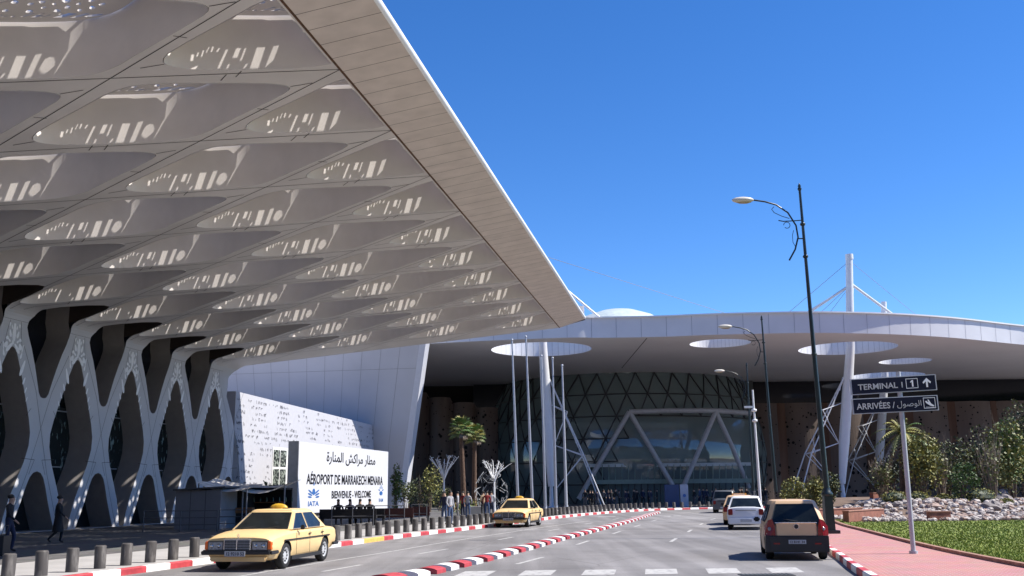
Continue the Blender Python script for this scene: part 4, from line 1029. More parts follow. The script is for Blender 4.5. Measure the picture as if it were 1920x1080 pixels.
    def ends(y0,y1,w0,w1,h0,h1,nm,out):
        P=[]; 
        for sx,h in((-1,h0),(1,h0),(1,h1),(-1,h1)):
            w_=w0+(w1-w0)*h; P.append(Vector((sx*w_,y0+(y1-y0)*h+out*.008,zB+(zT-zB)*h+.004)))
        b=MB(); b.add(P,[(0,1,2,3)],CG); o=C_(b,nm)
        b=MB(); 
        for a,c in zip(P,P[1:]+P[:1]): b.tube([a,c],.012,BLKP,4,False)
        C_(b,'seal',o)
    ends(yf,rf,wb-g.get('c',.07)-.025,wr-g.get('c',.07)-.01,.05,.94,'windshield',1); ends(yr_,rr,wb-g.get('c',.07)*.9-.03,wr-g.get('c',.07)*.9-.02,g.get('rh',.08),.92,'rear_window',-1)
    # wheels
    for y in spec['ax']:
        for sx in(-1,1):
            r=spec['wr']; b=MB(); b.lathe([(r*.62,-.09),(r-.03,-.10),(r,-.06),(r,.06),(r-.03,.10),(r*.62,.09)],TYRE,24,(0,0,0),'X',cap=False); o=C_(b,'wheel'); o.location=(sx*(spec['hw']-.115),y,r)
            b=MB(); b.lathe([(.0,sx*.06),(r*.2,sx*.075),(r*.3,sx*.05),(r*.55,sx*.07),(r*.64,sx*.092),(r*.64,-sx*.05)],spec.get('rim',RIM),20,(0,0,0),'X',cap=False)
            for k in range(10): a=2*PI*k/10; b.box((sx*.064,r*.42*math.cos(a),r*.42*math.sin(a)),(.012,.045,.045),BLKP)
            h=b.build('rim'); h.parent=o
            b=MB(); b.lathe([(r*.6,-.08*sx),(.01,-.08*sx)],BLKP,16,(0,0,0),'X'); h=b.build('brake_drum'); h.parent=o
    return root,C_
def sedan_taxi(name,loc,rz,label):
    st=[(-2.36,.42,.80,.70,.80,.74,.86),(-2.30,.30,.86,.74,.86,.80,.93),(-1.9,.26,.89,.78,.885,.82,.955),(-1.2,.22,.90,.80,.893,.83,.955),(-.5,.20,.90,.80,.893,.83,.955),(.3,.20,.90,.80,.893,.83,.955),(1.0,.20,.895,.80,.893,.83,.955),(1.5,.22,.87,.79,.89,.82,.945),(2.0,.24,.82,.77,.875,.80,.90),(2.27,.28,.77,.74,.86,.785,.845),(2.33,.40,.74,.72,.85,.77,.80)]
    sp=dict(paint=TAXI,st=st,ax=(-1.36,1.44),ar=.365,wr=.32,hw=.893,gh=dict(zb=.935,zr=1.435,wb=.815,wr=.62,yf=1.02,yr=-1.62,rf=.30,rr=-1.02,
        win=[[(.88,.04),(-.12,.04),(-.12,.93),(.30,.93)],[(-.20,.04),(-1.10,.04),(-1.22,.25),(-.88,.93),(-.20,.93)]]))
    root,C_=car(name,loc,rz,label,'taxi',sp)
    b=MB(); b.box((0,2.36,.605),(.70,.10,.33),CHROME); C_(b,'grille_surround',bevel=.012)
    b=MB(); 
    for k in range(8): b.box((0,2.420,.475+k*.037),(.65,.014,.014),MATS['grey_metal'])
    for sx in(-.18,-.09,.09,.18): b.box((sx,2.416,.605),(.008,.012,.28),GRL)
    b.box((0,2.412,.605),(.65,.006,.29),mat('grille_void',(.008,.008,.01),.6)); b.box((0,2.426,.605),(.02,.015,.29),CHROME); C_(b,'grille')
    b=MB(); b.lathe([(.01,0),(.008,.05)],CHROME,8,(0,2.36,.77)); b.tube([(.035*math.cos(a),2.36,.85+.035*math.sin(a)) for a in [k*PI/6 for k in range(13)]],.004,CHROME,4)
    for a in (PI/2,PI/2+2.094,PI/2+4.189): b.tube([(0,2.36,.85),(.034*math.cos(a),2.36,.85+.034*math.sin(a))],.004,CHROME,4)
    C_(b,'bonnet_ornament')
    for sx in(-1,1):
        b=MB(); b.box((sx*.565,2.35,.605),(.41,.06,.22),BLKP); h=C_(b,'headlight')
        b=MB(); b.box((sx*.565,2.384,.605),(.38,.02,.19),HL); 
        for q in(-.09,.10): b.lathe([(.075,0),(.0,.015)],CHROME,14,(sx*.565+q,2.39,.605),'Y')
        o=b.build('lens',bevel=.01); o.parent=h
        b=MB(); b.box((sx*.80,2.315,.605),(.11,.13,.21),ORG,taper=.96); C_(b,'indicator',bevel=.02)
        b=MB(); b.box((sx*.60,-2.36,.62),(.44,.05,.20),REDL); C_(b,'tail_light',bevel=.01)
        b=MB(); b.box((sx*.905,-.02,.70),(.018,3.3,.03),BLKP); C_(b,'rub_strip')
        for y in(-.06,-1.02): b=MB(); b.box((sx*.90,y-.08,.80),(.03,.16,.025),BLKP); C_(b,'door_handle',bevel=.006)
        b=MB(); 
        for y in(.80,-.15,-1.12): b.box((sx*.893,y,.60),(.006,.008,.58),SEAM)
        b.box((sx*.893,-.1,.32),(.006,2.0,.008),SEAM); C_(b,'door_gap')
        b=MB(); b.box((sx*.86,0.03,.25),(.09,2.2,.09),BLKP); C_(b,'sill')
    b=MB(); b.box((-.97,.60,.98),(.10,.09,.12),BLKP); C_(b,'door_mirror',bevel=.02)
    b=MB(); b.box((.93,.58,.93),(.04,.05,.08),BLKP); C_(b,'door_mirror')
    for y,s in((2.44,1),(-2.44,-1)):
        b=MB(); b.box((0,y,.445),(1.72,.14,.085),BLKP); b.box((0,y+s*.0,.50),(1.70,.12,.03),CHROME)
        for sx in(-1,1): b.box((sx*.885,y-s*.22,.445),(.05,.46,.085),BLKP)
        C_(b,'front_bumper' if s>0 else 'rear_bumper',bevel=.02)
    b=MB(); b.box((0,2.30,.30),(1.45,.10,.14),TAXI); C_(b,'apron',bevel=.03)
    b=MB(); b.box((.0,2.52,.425),(.52,.015,.12),PLATE); pl=C_(b,'number_plate'); t=text_part('plate_lettering','12 9210 52',.105,BLKP,None,(.235,2.528,.39),(-1,0,0),(0,0,1),bold=.002,ext=.001,lift=.001); t.parent=pl
    b=MB(); b.sphere((.0,-.12,1.44),(.26,.10,.14),mat('taxi_roof_sign',(.62,.36,.03),.4,var=.25,scale=9),14,8); b.box((0,-.12,1.445),(.56,.16,.03),BLKP); C_(b,'taxi_roof_sign')
    b=MB(); b.tube([(.55,1.10,.97),(.15,1.0,1.02)],.008,BLKP,4); b.tube([(-.1,1.10,.97),(-.5,1.0,1.02)],.008,BLKP,4); C_(b,'wiper')
    return root
def heading(a,b_): d=b_-a; return math.atan2(d.y,d.x)-PI/2
f1=atz(468,1074); 
tx1=sedan_taxi('taxi',(-6.35,27.05,-.002),PI-R(9.0),'near cream yellow saloon taxi with a chrome grille waiting at the left kerb')
p2=atz(950,990); tx2=sedan_taxi('taxi',(.25,54.0,-.002),PI-R(13),'far cream yellow saloon taxi standing at the left kerb before the flagpoles')
# tan hatchback
st=[(-1.80,.30,.55,.68,.755,.72,.74),(-1.74,.24,.80,.74,.79,.745,.93),(-1.3,.20,.91,.77,.80,.755,.97),(-.6,.18,.92,.775,.80,.76,.97),(.3,.18,.92,.775,.80,.76,.97),(.9,.19,.90,.77,.795,.75,.95),(1.35,.22,.82,.75,.79,.72,.88),(1.68,.28,.68,.70,.76,.66,.74),(1.78,.36,.58,.66,.72,.62,.62)]
sp=dict(paint=TAN,st=st,ax=(-1.18,1.20),ar=.335,wr=.295,hw=.80,gh=dict(zb=.90,zr=1.54,wb=.765,wr=.57,c=.10,yf=1.15,yr=-1.79,rf=.40,rr=-1.52,rh=.02,trim=BLKP,win=[[(.85,.10),(-.15,.10),(-.15,.88),(.42,.88)],[(-.23,.10),(-1.05,.10),(-1.02,.88),(-.23,.88)],[(-1.12,.15),(-1.45,.3),(-1.30,.80),(-1.1,.85)]]))
HB,C_=car('hatchback_car',(7.72,28.35,-.002),-R(11.0),'tan and black hatchback taxi seen from behind, parked beside the red pavement','car',sp)
b=MB(); b.box((0,-1.74,.42),(1.60,.26,.42),BLKP); b.box((0,-1.82,.42),(1.40,.16,.36),BLKP); b.box((0,-1.80,.585),(1.42,.12,.03),BLKP); C_(b,'rear_bumper',bevel=.04)
b=MB(); b.box((0,-1.815,.77),(1.02,.05,.36),TAN); C_(b,'tailgate',bevel=.02)
for sx in(-1,1):
    b=MB(); v=[(sx*.53,-1.845,.60),(sx*.55,-1.855,.88),(sx*.60,-1.84,1.05),(sx*.70,-1.79,1.02),(sx*.805,-1.72,.86),(sx*.81,-1.73,.64),(sx*.68,-1.83,.58)]
    vb=[(x,y+.12,z) for x,y,z in v]; n=len(v); b.add(v+vb,[tuple(range(n)),tuple(range(n,2*n))[::-1]]+[(i,(i+1)%n,n+(i+1)%n,n+i) for i in range(n)],REDL); tl=C_(b,'tail_light',merge=True)
    b=MB(); b.sphere((sx*.68,-1.80,.80),(.05,.03,.05),HL,10,6); o=b.build('reversing_lens'); o.parent=tl
    b=MB(); b.box((sx*.885,.72,.98),(.17,.09,.13),BLKP); C_(b,'door_mirror',bevel=.03)
    b=MB(); b.box((sx*.802,.0,.55),(.006,.01,.6),SEAM); b.box((sx*.802,-.95,.55),(.006,.01,.6),SEAM); b.box((sx*.802,.95,.55),(.006,.01,.5),SEAM); C_(b,'door_gap')
    b=MB(); b.box((sx*.52,-1.90,.43),(.16,.02,.04),REDL); C_(b,'reflector')
    b=MB(); b.box((sx*.33,-.95+.3,1.17),(.26,.1,.22),SEATM); C_(b,'headrest',bevel=.04)
b=MB(); b.lathe([(.075,0),(.075,.012),(.02,.018)],CHROME,18,(0,-1.855,.86),'Y'); b.lathe([(.055,0),(.03,.02)],SEAM,14,(0,-1.872,.86),'Y'); C_(b,'round_emblem')
b=MB(); b.box((0,-1.905,.475),(.44,.015,.10),PLATE); pl=C_(b,'number_plate'); t=text_part('plate_lettering','12 8141 34',.085,BLKP,None,(-.20,-1.913,.445),(1,0,0),(0,0,1),bold=.002,ext=.001,lift=.001); t.parent=pl
b=MB(); b.box((0,-1.80,.955),(1.06,.03,.02),BWHITE); C_(b,'tailgate_strip')
b=MB(); b.tube([(.05,-1.79,.99),(-.3,-1.77,1.05)],.008,BLKP,4); C_(b,'rear_wiper')
b=MB(); b.box((-.1,-1.3,1.05),(.25,.1,.03),BWHITE); b.box((.28,-1.3,1.05),(.12,.1,.03),BWHITE); C_(b,'papers_on_shelf')
# white saloon behind it
def plain_saloon(name,loc,rz,label,p,suv=False,sign=False):
    if not suv:
        st=[(-2.15,.32,.62,.70,.80,.76,.86),(-2.10,.26,.90,.74,.84,.78,1.0),(-1.6,.22,.95,.78,.85,.79,1.03),(-.6,.2,.94,.78,.855,.80,1.0),(.8,.2,.92,.78,.855,.80,.98),(1.5,.22,.84,.77,.84,.78,.90),(2.0,.28,.70,.72,.80,.70,.76),(2.1,.36,.6,.68,.76,.66,.66)]
        gh=dict(zb=.95,zr=1.50,wb=.80,wr=.63,yf=1.2,yr=-1.75,rf=.45,rr=-1.05,trim=BLKP,win=[[(.85,.10),(-.15,.10),(-.15,.88),(.42,.88)],[(-.23,.10),(-1.15,.10),(-.95,.88),(-.23,.88)]])
    else:
        st=[(-2.2,.45,.80,.74,.85,.80,1.0),(-2.1,.35,1.0,.80,.89,.84,1.12),(-1.0,.32,1.02,.84,.90,.86,1.1),(1.0,.32,1.0,.84,.90,.86,1.1),(1.9,.34,.95,.80,.88,.82,1.02),(2.15,.4,.8,.76,.84,.76,.9)]
        gh=dict(zb=1.05,zr=1.72,wb=.85,wr=.70,yf=1.1,yr=-2.1,rf=.55,rr=-1.85,trim=BLKP,win=[[(.85,.10),(-.15,.10),(-.15,.88),(.5,.88)],[(-.23,.10),(-1.15,.10),(-1.1,.88),(-.23,.88)],[(-1.25,.1),(-1.95,.1),(-1.75,.88),(-1.22,.88)]])
    sp=dict(paint=p,st=st,ax=(-1.3,1.35),ar=.36,wr=.32 if not suv else .36,hw=.855 if not suv else .9,gh=gh)
    r,C_=car(name,loc,rz,label,'car',sp); yb=st[0][0]
    for sx in(-1,1):
        b=MB(); b.box((sx*.68,yb+.0,.80),(.20,.10,.26),REDL); C_(b,'tail_light',bevel=.02)
        b=MB(); b.box((sx*.94,.75,1.02),(.17,.09,.13),BLKP); C_(b,'door_mirror',bevel=.03)
        b=MB(); b.box((sx*.60,-yb-.06,.68),(.34,.08,.16),HL); C_(b,'headlight',bevel=.02)
    b=MB(); b.box((0,yb-.01,.40),(1.6,.14,.28),p); C_(b,'rear_bumper',bevel=.04)
    b=MB(); b.box((0,yb-.085,.42),(.5,.02,.11),PLATE); C_(b,'number_plate')
    b=MB(); b.box((0,yb-.03,.88),(.9,.02,.02),SEAM); C_(b,'boot_gap')
    if sign: b=MB(); b.box((0,-.2,1.545),(.75,.16,.11),KYE); b.box((0,-.2,1.55),(.6,.165,.07),BWHITE); C_(b,'taxi_roof_sign',bevel=.01)
    return r
plain_saloon('saloon_car',(11.0,48.0,-.002),-R(13.5),'white saloon car with red tail lights parked ahead of the tan hatchback',WHP)
plain_saloon('saloon_car',(12.1,54.2,-.002),-R(14),'tan taxi with a roof box, half hidden ahead of the white saloon',TAN,sign=True)
plain_saloon('off_road_car',(16.75,80.0,-.002),-R(16),'dark grey off road car, farthest in the parked line',GRY,suv=True)
# ---------------------------------------------------------------- people
SKIN=mat('skin',(.36,.22,.15),.6); HAIR=mat('dark_hair',(.012,.010,.009),.7); SHOE=mat('shoe',(.015,.013,.012),.6)
def cloth(n,c): return mat('cloth_'+n,c,.85,var=.15,scale=14)
CL=dict(black=cloth('black',(.012,.012,.015)),navy=cloth('navy',(.015,.02,.05)),grey=cloth('grey',(.10,.10,.11)),white=cloth('white',(.36,.36,.38)),red=cloth('red',(.22,.02,.02)),denim=cloth('denim',(.05,.08,.16)),tan=cloth('tan',(.30,.22,.14)),lime=cloth('lime',(.45,.60,.05)))
def figure(name,pose,top,bot,coat=False):
    # joints: (x right, y forward, z)
    if pose=='walk':   legs={'l':[(-.09,.0,.92),(-.10,.16,.50),(-.10,.10,.09),(-.10,.24,.04)],'r':[(.09,.0,.92),(.10,.02,.50),(.10,-.30,.16),(.10,-.20,.05)]}; arms={'l':[(-.20,-.02,1.42),(-.26,-.12,1.16),(-.27,-.02,.92),(-.27,.04,.83)],'r':[(.20,-.02,1.42),(.27,.06,1.15),(.26,.24,.98),(.25,.30,.92)]}
    elif pose=='stand':legs={'l':[(-.09,0,.92),(-.11,.02,.50),(-.12,-.02,.09),(-.14,.12,.04)],'r':[(.09,0,.92),(.12,.01,.50),(.14,-.03,.09),(.17,.10,.04)]}; arms={'l':[(-.20,-.01,1.42),(-.28,-.03,1.15),(-.27,.05,.91),(-.26,.07,.82)],'r':[(.20,-.01,1.42),(.28,-.02,1.15),(.25,.12,.96),(.18,.19,.98)]}
    else:              legs={'l':[(-.09,0,.50),(-.13,.42,.50),(-.13,.44,.10),(-.13,.57,.04)],'r':[(.09,0,.50),(.13,.42,.52),(.14,.46,.10),(.15,.59,.04)]}; arms={'l':[(-.20,-.02,1.00),(-.26,.06,.76),(-.16,.28,.62),(-.10,.33,.60)],'r':[(.20,-.02,1.00),(.27,.06,.75),(.18,.27,.62),(.10,.34,.60)]}
    z0=.92 if pose!='sit' else .50
    V=[];E=[];RAD=[];SEG=[]
    def add(p,r,par=None,lab=None):
        V.append(Vector(p)); RAD.append(r); i=len(V)-1
        if par is not None: E.append((par,i)); SEG.append((par,i,lab))
        return i
    p0=add((0,0,z0),(.15,.11)); p1=add((0,0,z0+.22),(.135,.10),p0,'top'); p2=add((0,-.01,z0+.42),(.165,.115),p1,'top'); p3=add((0,0,z0+.56),(.065,.06),p2,'top'); p4=add((0,.02,z0+.64),(.072,.085),p3,'skin'); p5=add((0,.03,z0+.74),(.078,.095),p4,'skin'); p6=add((0,.01,z0+.81),(.05,.06),p5,'hair')
    nose=add((0,.125,z0+.705),(.014,.02),p4,'skin')
    for s in 'lr':
        L=legs[s]; a=add(L[0],(.095,.10),p0,'bot'); k=add(L[1],(.062,.068),a,'bot'); f=add(L[2],(.042,.045),k,'bot'); add(L[3],(.042,.03),f,'shoe')
        A=arms[s]; a=add(A[0],(.058,.06),p2,'top'); k=add(A[1],(.044,.046),a,'top'); h=add(A[2],(.030,.032),k,'top'); w_=add(A[3],(.034,.022),h,'skin')
        d=(Vector(A[3])-Vector(A[2])).normalized()
        for q in range(4): add(tuple(Vector(A[3])+d*(.07+.008*(q in(1,2)))+Vector((0,(q-1.5)*.019,-.006*q))),(.009,.009),w_,'skin')
        add(tuple(Vector(A[3])+d*.03+Vector((-.03 if s=='r' else .03,.035,0))),(.010,.010),w_,'skin')
    me=bpy.data.meshes.new(name); me.from_pydata([tuple(v) for v in V],E,[]); o=bpy.data.objects.new(name,me); COL.objects.link(o)
    md=o.modifiers.new('s','SKIN'); md.use_smooth_shade=True
    for i,r in enumerate(RAD): me.skin_vertices[0].data[i].radius=r
    me.skin_vertices[0].data[0].use_root=True
    sb=o.modifiers.new('u','SUBSURF'); sb.levels=1; sb.render_levels=1
    bpy.context.view_layer.update(); dg=bpy.context.evaluated_depsgraph_get(); nm=bpy.data.meshes.new_from_object(o.evaluated_get(dg)); bpy.data.objects.remove(o)
    nm.materials.clear(); ms=[SKIN,top,bot,SHOE,HAIR]
    for m in ms: nm.materials.append(m)
    ix={'skin':0,'top':1,'bot':2,'shoe':3,'hair':4}
    for f in nm.polygons:
        c=f.center; best=9
        for a,b_,lab in SEG:
            A_,B_=V[a],V[b_]; ab=B_-A_; t=max(0,min(1,(c-A_).dot(ab)/max(ab.length_squared,1e-9))); d=(c-(A_+ab*t)).length
            if d<best: best=d; f.material_index=ix[lab]
    hb_=MB(); hz=z0+.765; hb_.sphere((0,-.015,hz+.012),(.084,.10,.074),HAIR,12,8,.02,random.Random(4)); hm=hb_.mesh('hair')
    cm_=None
    if coat:
        cb=MB(); cb.lathe([(.17,z0+.48),(.20,z0+.3),(.19,z0+.05),(.24,z0-.3),(.27,z0-.5)],top,16,(0,0,0),cap=False); cm_=cb.mesh('coat'); 
        for v in cm_.vertices: v.co.y*=.72
    return nm,hm,cm_
FIG={}
def person(pose,top,bot,loc,rz,label,scale=1.0,coat=False,group=None):
    k=(pose,top,bot,coat)
    if k not in FIG: FIG[k]=figure('person',pose,CL[top],CL[bot],coat)
    o=mobj('person',FIG[k][0],None,loc); o.rotation_euler=(0,0,rz); o.scale=(scale,)*3; tag(o,label,'person',group)
    mobj('hair',FIG[k][1],o)
    if FIG[k][2]: mobj('coat',FIG[k][2],o)
    return o
g=lambda px,py,z=.13: atz(px,py,z)
p=g(106,1019); person('walk','black','black',tuple(p),-1.2,'person in a long dark coat walking across the shaded plaza beneath the second lattice arch',.97,True)
p=g(12,1036); person('walk','black','navy',tuple(p),-1.4,'person in dark clothes at the left edge of the picture pulling a suitcase',1.0)
q=g(-6,1046); b=MB(); b.box((q.x+.12,q.y,.46),(.26,.42,.56),mat('suitcase_shell',(.02,.02,.022),.4)); b.tube([(q.x+.12,q.y-.12,.74),(q.x+.2,q.y-.12,1.02),(q.x+.2,q.y+.12,1.02),(q.x+.12,q.y+.12,.74)],.012,MATS['grey_metal'],5)
tag(b.build('suitcase',bevel=.03),'small black upright suitcase at the left edge of the plaza','suitcase')
p=g(833,984); person('stand','navy','denim',tuple(p),2.6,'person in a navy top and jeans standing behind the bollards left of the far taxi',.98)
p=g(844,985); person('stand','white','denim',tuple(p),-2.2,'person in a white top and jeans standing behind the bollards beside a person in navy',1.0)
for px,Y,tp,bt,lb_ in ((858,66,'white','grey','person in a white top in the small group left of the palm trunks'),(868,67,'red','navy','person in a red top in the small group in front of the palm trunks'),(877,65,'white','denim','person in a white top and jeans right of the one in red'),(906,70,'tan','black','person in a tan top near the wire sculpture'),(913,69,'red','denim','person in a red top right behind the far taxi'),(921,71,'white','navy','person in a white top just left of the far taxi roof')):
    x=atY(px,930,Y).x; person('stand',tp,bt,(x,Y,.13),rnd.uniform(-3,3),lb_,.97)
i=0; side_=['leftmost','left','middle','right']
for grp,(xa,xb,n) in (('left',(1092,1235,17)),('right',(1300,1440,17))):
    for k in range(n):
        px=xa+(xb-xa)*(k+.5)/n+rnd.uniform(-3,3); Y=99.5+rnd.uniform(-1.5,5); x=atY(px,940,Y).x
        tp=rnd.choice(['black','black','navy','grey','navy','black','denim','red' if k in(3,11) else 'black','white' if k in (5,9) else 'black'])
        person(rnd.choice(['stand','stand','walk']),tp,rnd.choice(['black','navy','grey']),(x,Y,.13),rnd.uniform(-3.1,3.1),
          f'person in dark shade waiting outside the glass drum, {"left" if grp=="left" else "right"} of the blue and white panels',rnd.uniform(.93,1.05),group='people waiting outside the terminal doors')
# information panels outside the doors
for px0,px1,m,lb_ in ((1247,1274,mat('blue_board',(.02,.045,.12),.5),'dark blue upright panel outside the terminal doors'),(1276,1291,mat('pale_board',(.34,.37,.44),.5),'narrow pale upright panel right of the dark blue one')):
    a=atY(px0,950,97.5); c=atY(px1,950,97.5); root=empty('information_panel',((a.x+c.x)/2,97.5,.13),0,lb_,'panel')
    b=MB(); b.box((0,0,1.1),(c.x-a.x,.4,2.1),m); ch(root,b,'panel_body'); b=MB(); b.box((0,0,.03),(c.x-a.x+.1,.5,.06),MATS['grey_metal']); ch(root,b,'base')
    if px1>1280: b=MB(); b.lathe([(.16,0),(.0,.01)],SIGNB,14,(0,-.22,1.1),'Y'); ch(root,b,'round_mark')
# ---------------------------------------------------------------- cafe corner: kiosk, awnings, railing, benches
KP=mat('kiosk_panel',(.20,.20,.215),.6,var=.05); AWN=mat('awning_cloth',(.74,.70,.65),.85,var=.25,scale=2); BWD=mat('counter_wood',(.30,.13,.05),.6,var=.3,scale=4)
Yk=50.0; xa=atY(326,990,Yk).x; xb=atY(411,990,Yk).x
root=empty('kiosk',((xa+xb)/2,Yk,.13),0,'grey panelled kiosk with a flat dark roof in front of the last lattice columns','kiosk'); wk=xb-xa
b=MB(); b.box((0,1.6,.95),(wk,3.2,1.9),KP); ch(root,b,'wall'); b=MB()
for k in range(1,3): b.box((-wk/2+wk*k/3,-.004,1.0),(.02,.01,2.0),SEAM)
ch(root,b,'panel_gap'); b=MB(); b.box((.1,1.5,1.98),(wk+.35,3.5,.08),mat('kiosk_roof',(.07,.07,.075),.7),tilt=Matrix.Rotation(-.05,3,'Y')); ch(root,b,'roof')
xc=atY(522,990,53).x; root=empty('cafe_bar',((xb+xc)/2,53,.13),0,'dark open cafe bar with a wooden counter between the grey kiosk and the welcome sign','bar')
b=MB(); b.box((0,3,1.0),(xc-xb,.2,2.0),DARKIN); b.box((-(xc-xb)/2+.1,1.5,1.0),(.2,3,2.0),DARKIN); b.box((0,1.5,1.95),(xc-xb,3,.1),DARKIN); ch(root,b,'back_wall')
b=MB(); b.box((-1.2,0,.85),(1.9,.5,.28),BWD); b.box((-1.2,.05,.35),(1.8,.4,.7),BLKP); ch(root,b,'counter')
b=MB()
for k in range(9): b.lathe([(.05,0),(.05,.18),(.02,.26)],mat('bottle_glass',(.10,.13,.08),.2),8,(-1.6+.35*k,2.6,1.25))
b.box((0,2.6,1.22),(xc-xb-.6,.3,.05),BWD); ch(root,b,'bottle_shelf')
for (px0,px1,zL,zR,Y,lb_) in ((372,470,2.25,1.95,50.5,'left sagging cream awning over the cafe bar'),(455,540,1.85,2.15,51.5,'right cream awning rising towards the welcome sign')):
    x0=atY(px0,920,Y).x; x1=atY(px1,920,Y).x; root=empty('awning',((x0+x1)/2,Y,.13),0,lb_,'awning'); b=MB(); nx,ny=10,6; vs=[]
    for j in range(ny+1):
        for i in range(nx+1):
            u=i/nx;v=j/ny; vs.append((x0-(x0+x1)/2+(x1-x0)*u,3.6*v-.4,(zL+(zR-zL)*u)-.28*math.sin(PI*u)*(1-.5*v)+.25*v+.05*math.sin(v*9)))
    b.add(vs,[(j*(nx+1)+i,j*(nx+1)+i+1,(j+1)*(nx+1)+i+1,(j+1)*(nx+1)+i) for j in range(ny) for i in range(nx)],AWN,True); ch(root,b,'cloth')
    for xx,zz in((x0-(x0+x1)/2+.1,zL),(x1-(x0+x1)/2-.1,zR)): b=MB(); b.tube([(xx,-.3,0),(xx,-.3,zz)],.035,MATS['grey_metal'],8); ch(root,b,'pole')
def railing(px0,px1,Y,top,label,nrail=3,infill=None):
    x0=atY(px0,960,Y).x; x1=atY(px1,960,Y).x; root=empty('railing',((x0+x1)/2,Y,.13),0,label,'railing'); L_=x1-x0; n=max(2,int(L_/1.3)); 
    RM=mat('railing_steel',(.10,.10,.11),.5)
    b=MB(); 
    for k in range(nrail): z=top*(1-k/nrail); b.tube([(-L_/2,0,z),(L_/2,0,z)],.022,RM,6)
    ch(root,b,'rail')
    for k in range(n+1): b=MB(); x=-L_/2+L_*k/n; b.tube([(x,0,0),(x,0,top)],.028,RM,6); ch(root,b,'post')
    if infill: b=MB(); b.box((0,.02,top*.5),(L_*.9,.02,top*.7),infill); ch(root,b,'windbreak')
railing(270,408,47.2,.95,'thin dark railing in front of the grey kiosk')
railing(412,545,48.5,.95,'thin dark railing in front of the cafe bar')
railing(622,700,52.5,1.0,'dark railing before the left part of the welcome sign where people sit',2)
railing(702,758,54,1.0,'dark railing before the right end of the welcome sign',2)
railing(772,800,58,1.0,'short dark railing right of the welcome sign',2)
SOFA=mat('dark_upholstery',(.012,.010,.011),.8); MAR=mat('maroon_panel',(.05,.012,.010),.8)
for px,Y,wd,lb_ in ((652,53.6,3.0,'long dark bench seat with people sitting below the welcome sign'),(686,54.2,2.0,'dark bench below the words at the middle of the welcome sign'),(735,55,2.3,'maroon backed bench below the right end of the welcome sign'),(786,59,1.2,'short dark bench right of the welcome sign')):
    x=atY(px,975,Y).x; root=empty('bench',(x,Y,.13),0,lb_,'bench')
    b=MB(); b.box((0,.3,.42),(wd,.55,.14),SOFA); ch(root,b,'seat'); b=MB(); b.box((0,-.02,.60),(wd,.1,.5),MAR if px in(735,786) else SOFA); ch(root,b,'backrest')
    for sx in(-1,1): b=MB(); b.box((sx*(wd/2-.1),.3,.2),(.08,.5,.36),BLKP); ch(root,b,'leg')
for px,rz,tp,lb_ in ((634,.1,'black','leftmost seated person below the welcome sign, in black'),(656,-.2,'navy','second seated person from the left below the welcome sign'),(675,.3,'black','third seated person below the welcome sign, looking down'),(693,-.1,'black','rightmost seated person below the welcome sign')):
    Y=53.9 if px<670 else 54.5; x=atY(px,960,Y).x; person('sit',tp,'black',(x,Y-.02,.13),rz,lb_,1.02)
# ---------------------------------------------------------------- plants
LF=[mat('leaf_olive',(.12,.135,.04),.6,var=.3,scale=6),mat('leaf_dark',(.03,.045,.018),.6,var=.3,scale=6),mat('leaf_yellow',(.27,.25,.06),.6,var=.3,scale=6),mat('leaf_green',(.08,.15,.035),.6,var=.3,scale=6)]
BARK=mat('bark',(.16,.12,.09),.9,var=.3,scale=8,bump=.4); DRY=mat('dry_twig',(.30,.24,.19),.9,var=.2,scale=5); PTR=mat('palm_trunk',(.10,.06,.04),.95,var=.4,scale=9,bump=.6,bscale=15)
def leaves(b,c,r,n,sz,ms,rg,low=.35):
    for _ in range(n):
        while True:
            v=Vector((rg.uniform(-1,1),rg.uniform(-1,1),rg.uniform(-1,1)))
            if low<v.length<1: break
        if noise.noise((v.x*2+c[0],v.y*2+c[1],v.z*2+c[2]))<-.18: continue
        p=Vector(c)+Vector((v.x*r[0],v.y*r[1],v.z*r[2])); a=Vector((rg.uniform(-1,1),rg.uniform(-1,1),rg.uniform(-.4,1))).normalized(); t=a.orthogonal().normalized(); t.rotate(Matrix.Rotation(rg.uniform(0,6),3,a)); s=sz*rg.uniform(.6,1.4)
        b.add([p,p+t*s*.5+a*s*.3,p+a*s,p-t*s*.35+a*s*.45],[(0,1,2,3)],rg.choice(ms))
def shrub(name,px,py,Y,w_,h_,ms,n,sz,label,seed,cat='shrub',z0=.13,twigs=10,tm=None,group=None):
    p=atY(px,py,Y); rg=random.Random(seed); root=empty(name,(p.x,Y,z0),0,label,cat,group)
    b=MB(); k=5
    for i in range(k):
        a=rg.uniform(0,6.3); q=rg.uniform(0,.5); leaves(b,(math.cos(a)*w_*.5*q,math.sin(a)*w_*.4*q,h_*rg.uniform(.3,.75)),(w_*.33,w_*.33,h_*.30),n//k,sz,ms,rg,.2)
    ch(root,b,'foliage'); b=MB()
    for i in range(twigs):
        a=rg.uniform(0,6.3); x=math.cos(a)*w_*.42*rg.random(); y=math.sin(a)*w_*.4*rg.random(); z=h_*rg.uniform(.6,1.05)
        b.tube([(x*.15,y*.15,-.05),(x*.5+rg.uniform(-.1,.1),y*.5,z*.5),(x,y,z)],[.03,.02,.006],tm or BARK,4,False)
        for j in range(3): u=rg.uniform(.4,.9); b.tube([(x*u,y*u,z*u),(x*u+rg.uniform(-.4,.4)*w_*.3,y*u+rg.uniform(-.2,.2),z*u+rg.uniform(.2,.5)*h_*.4)],[.012,.004],tm or BARK,3,False)
    ch(root,b,'stems'); return root
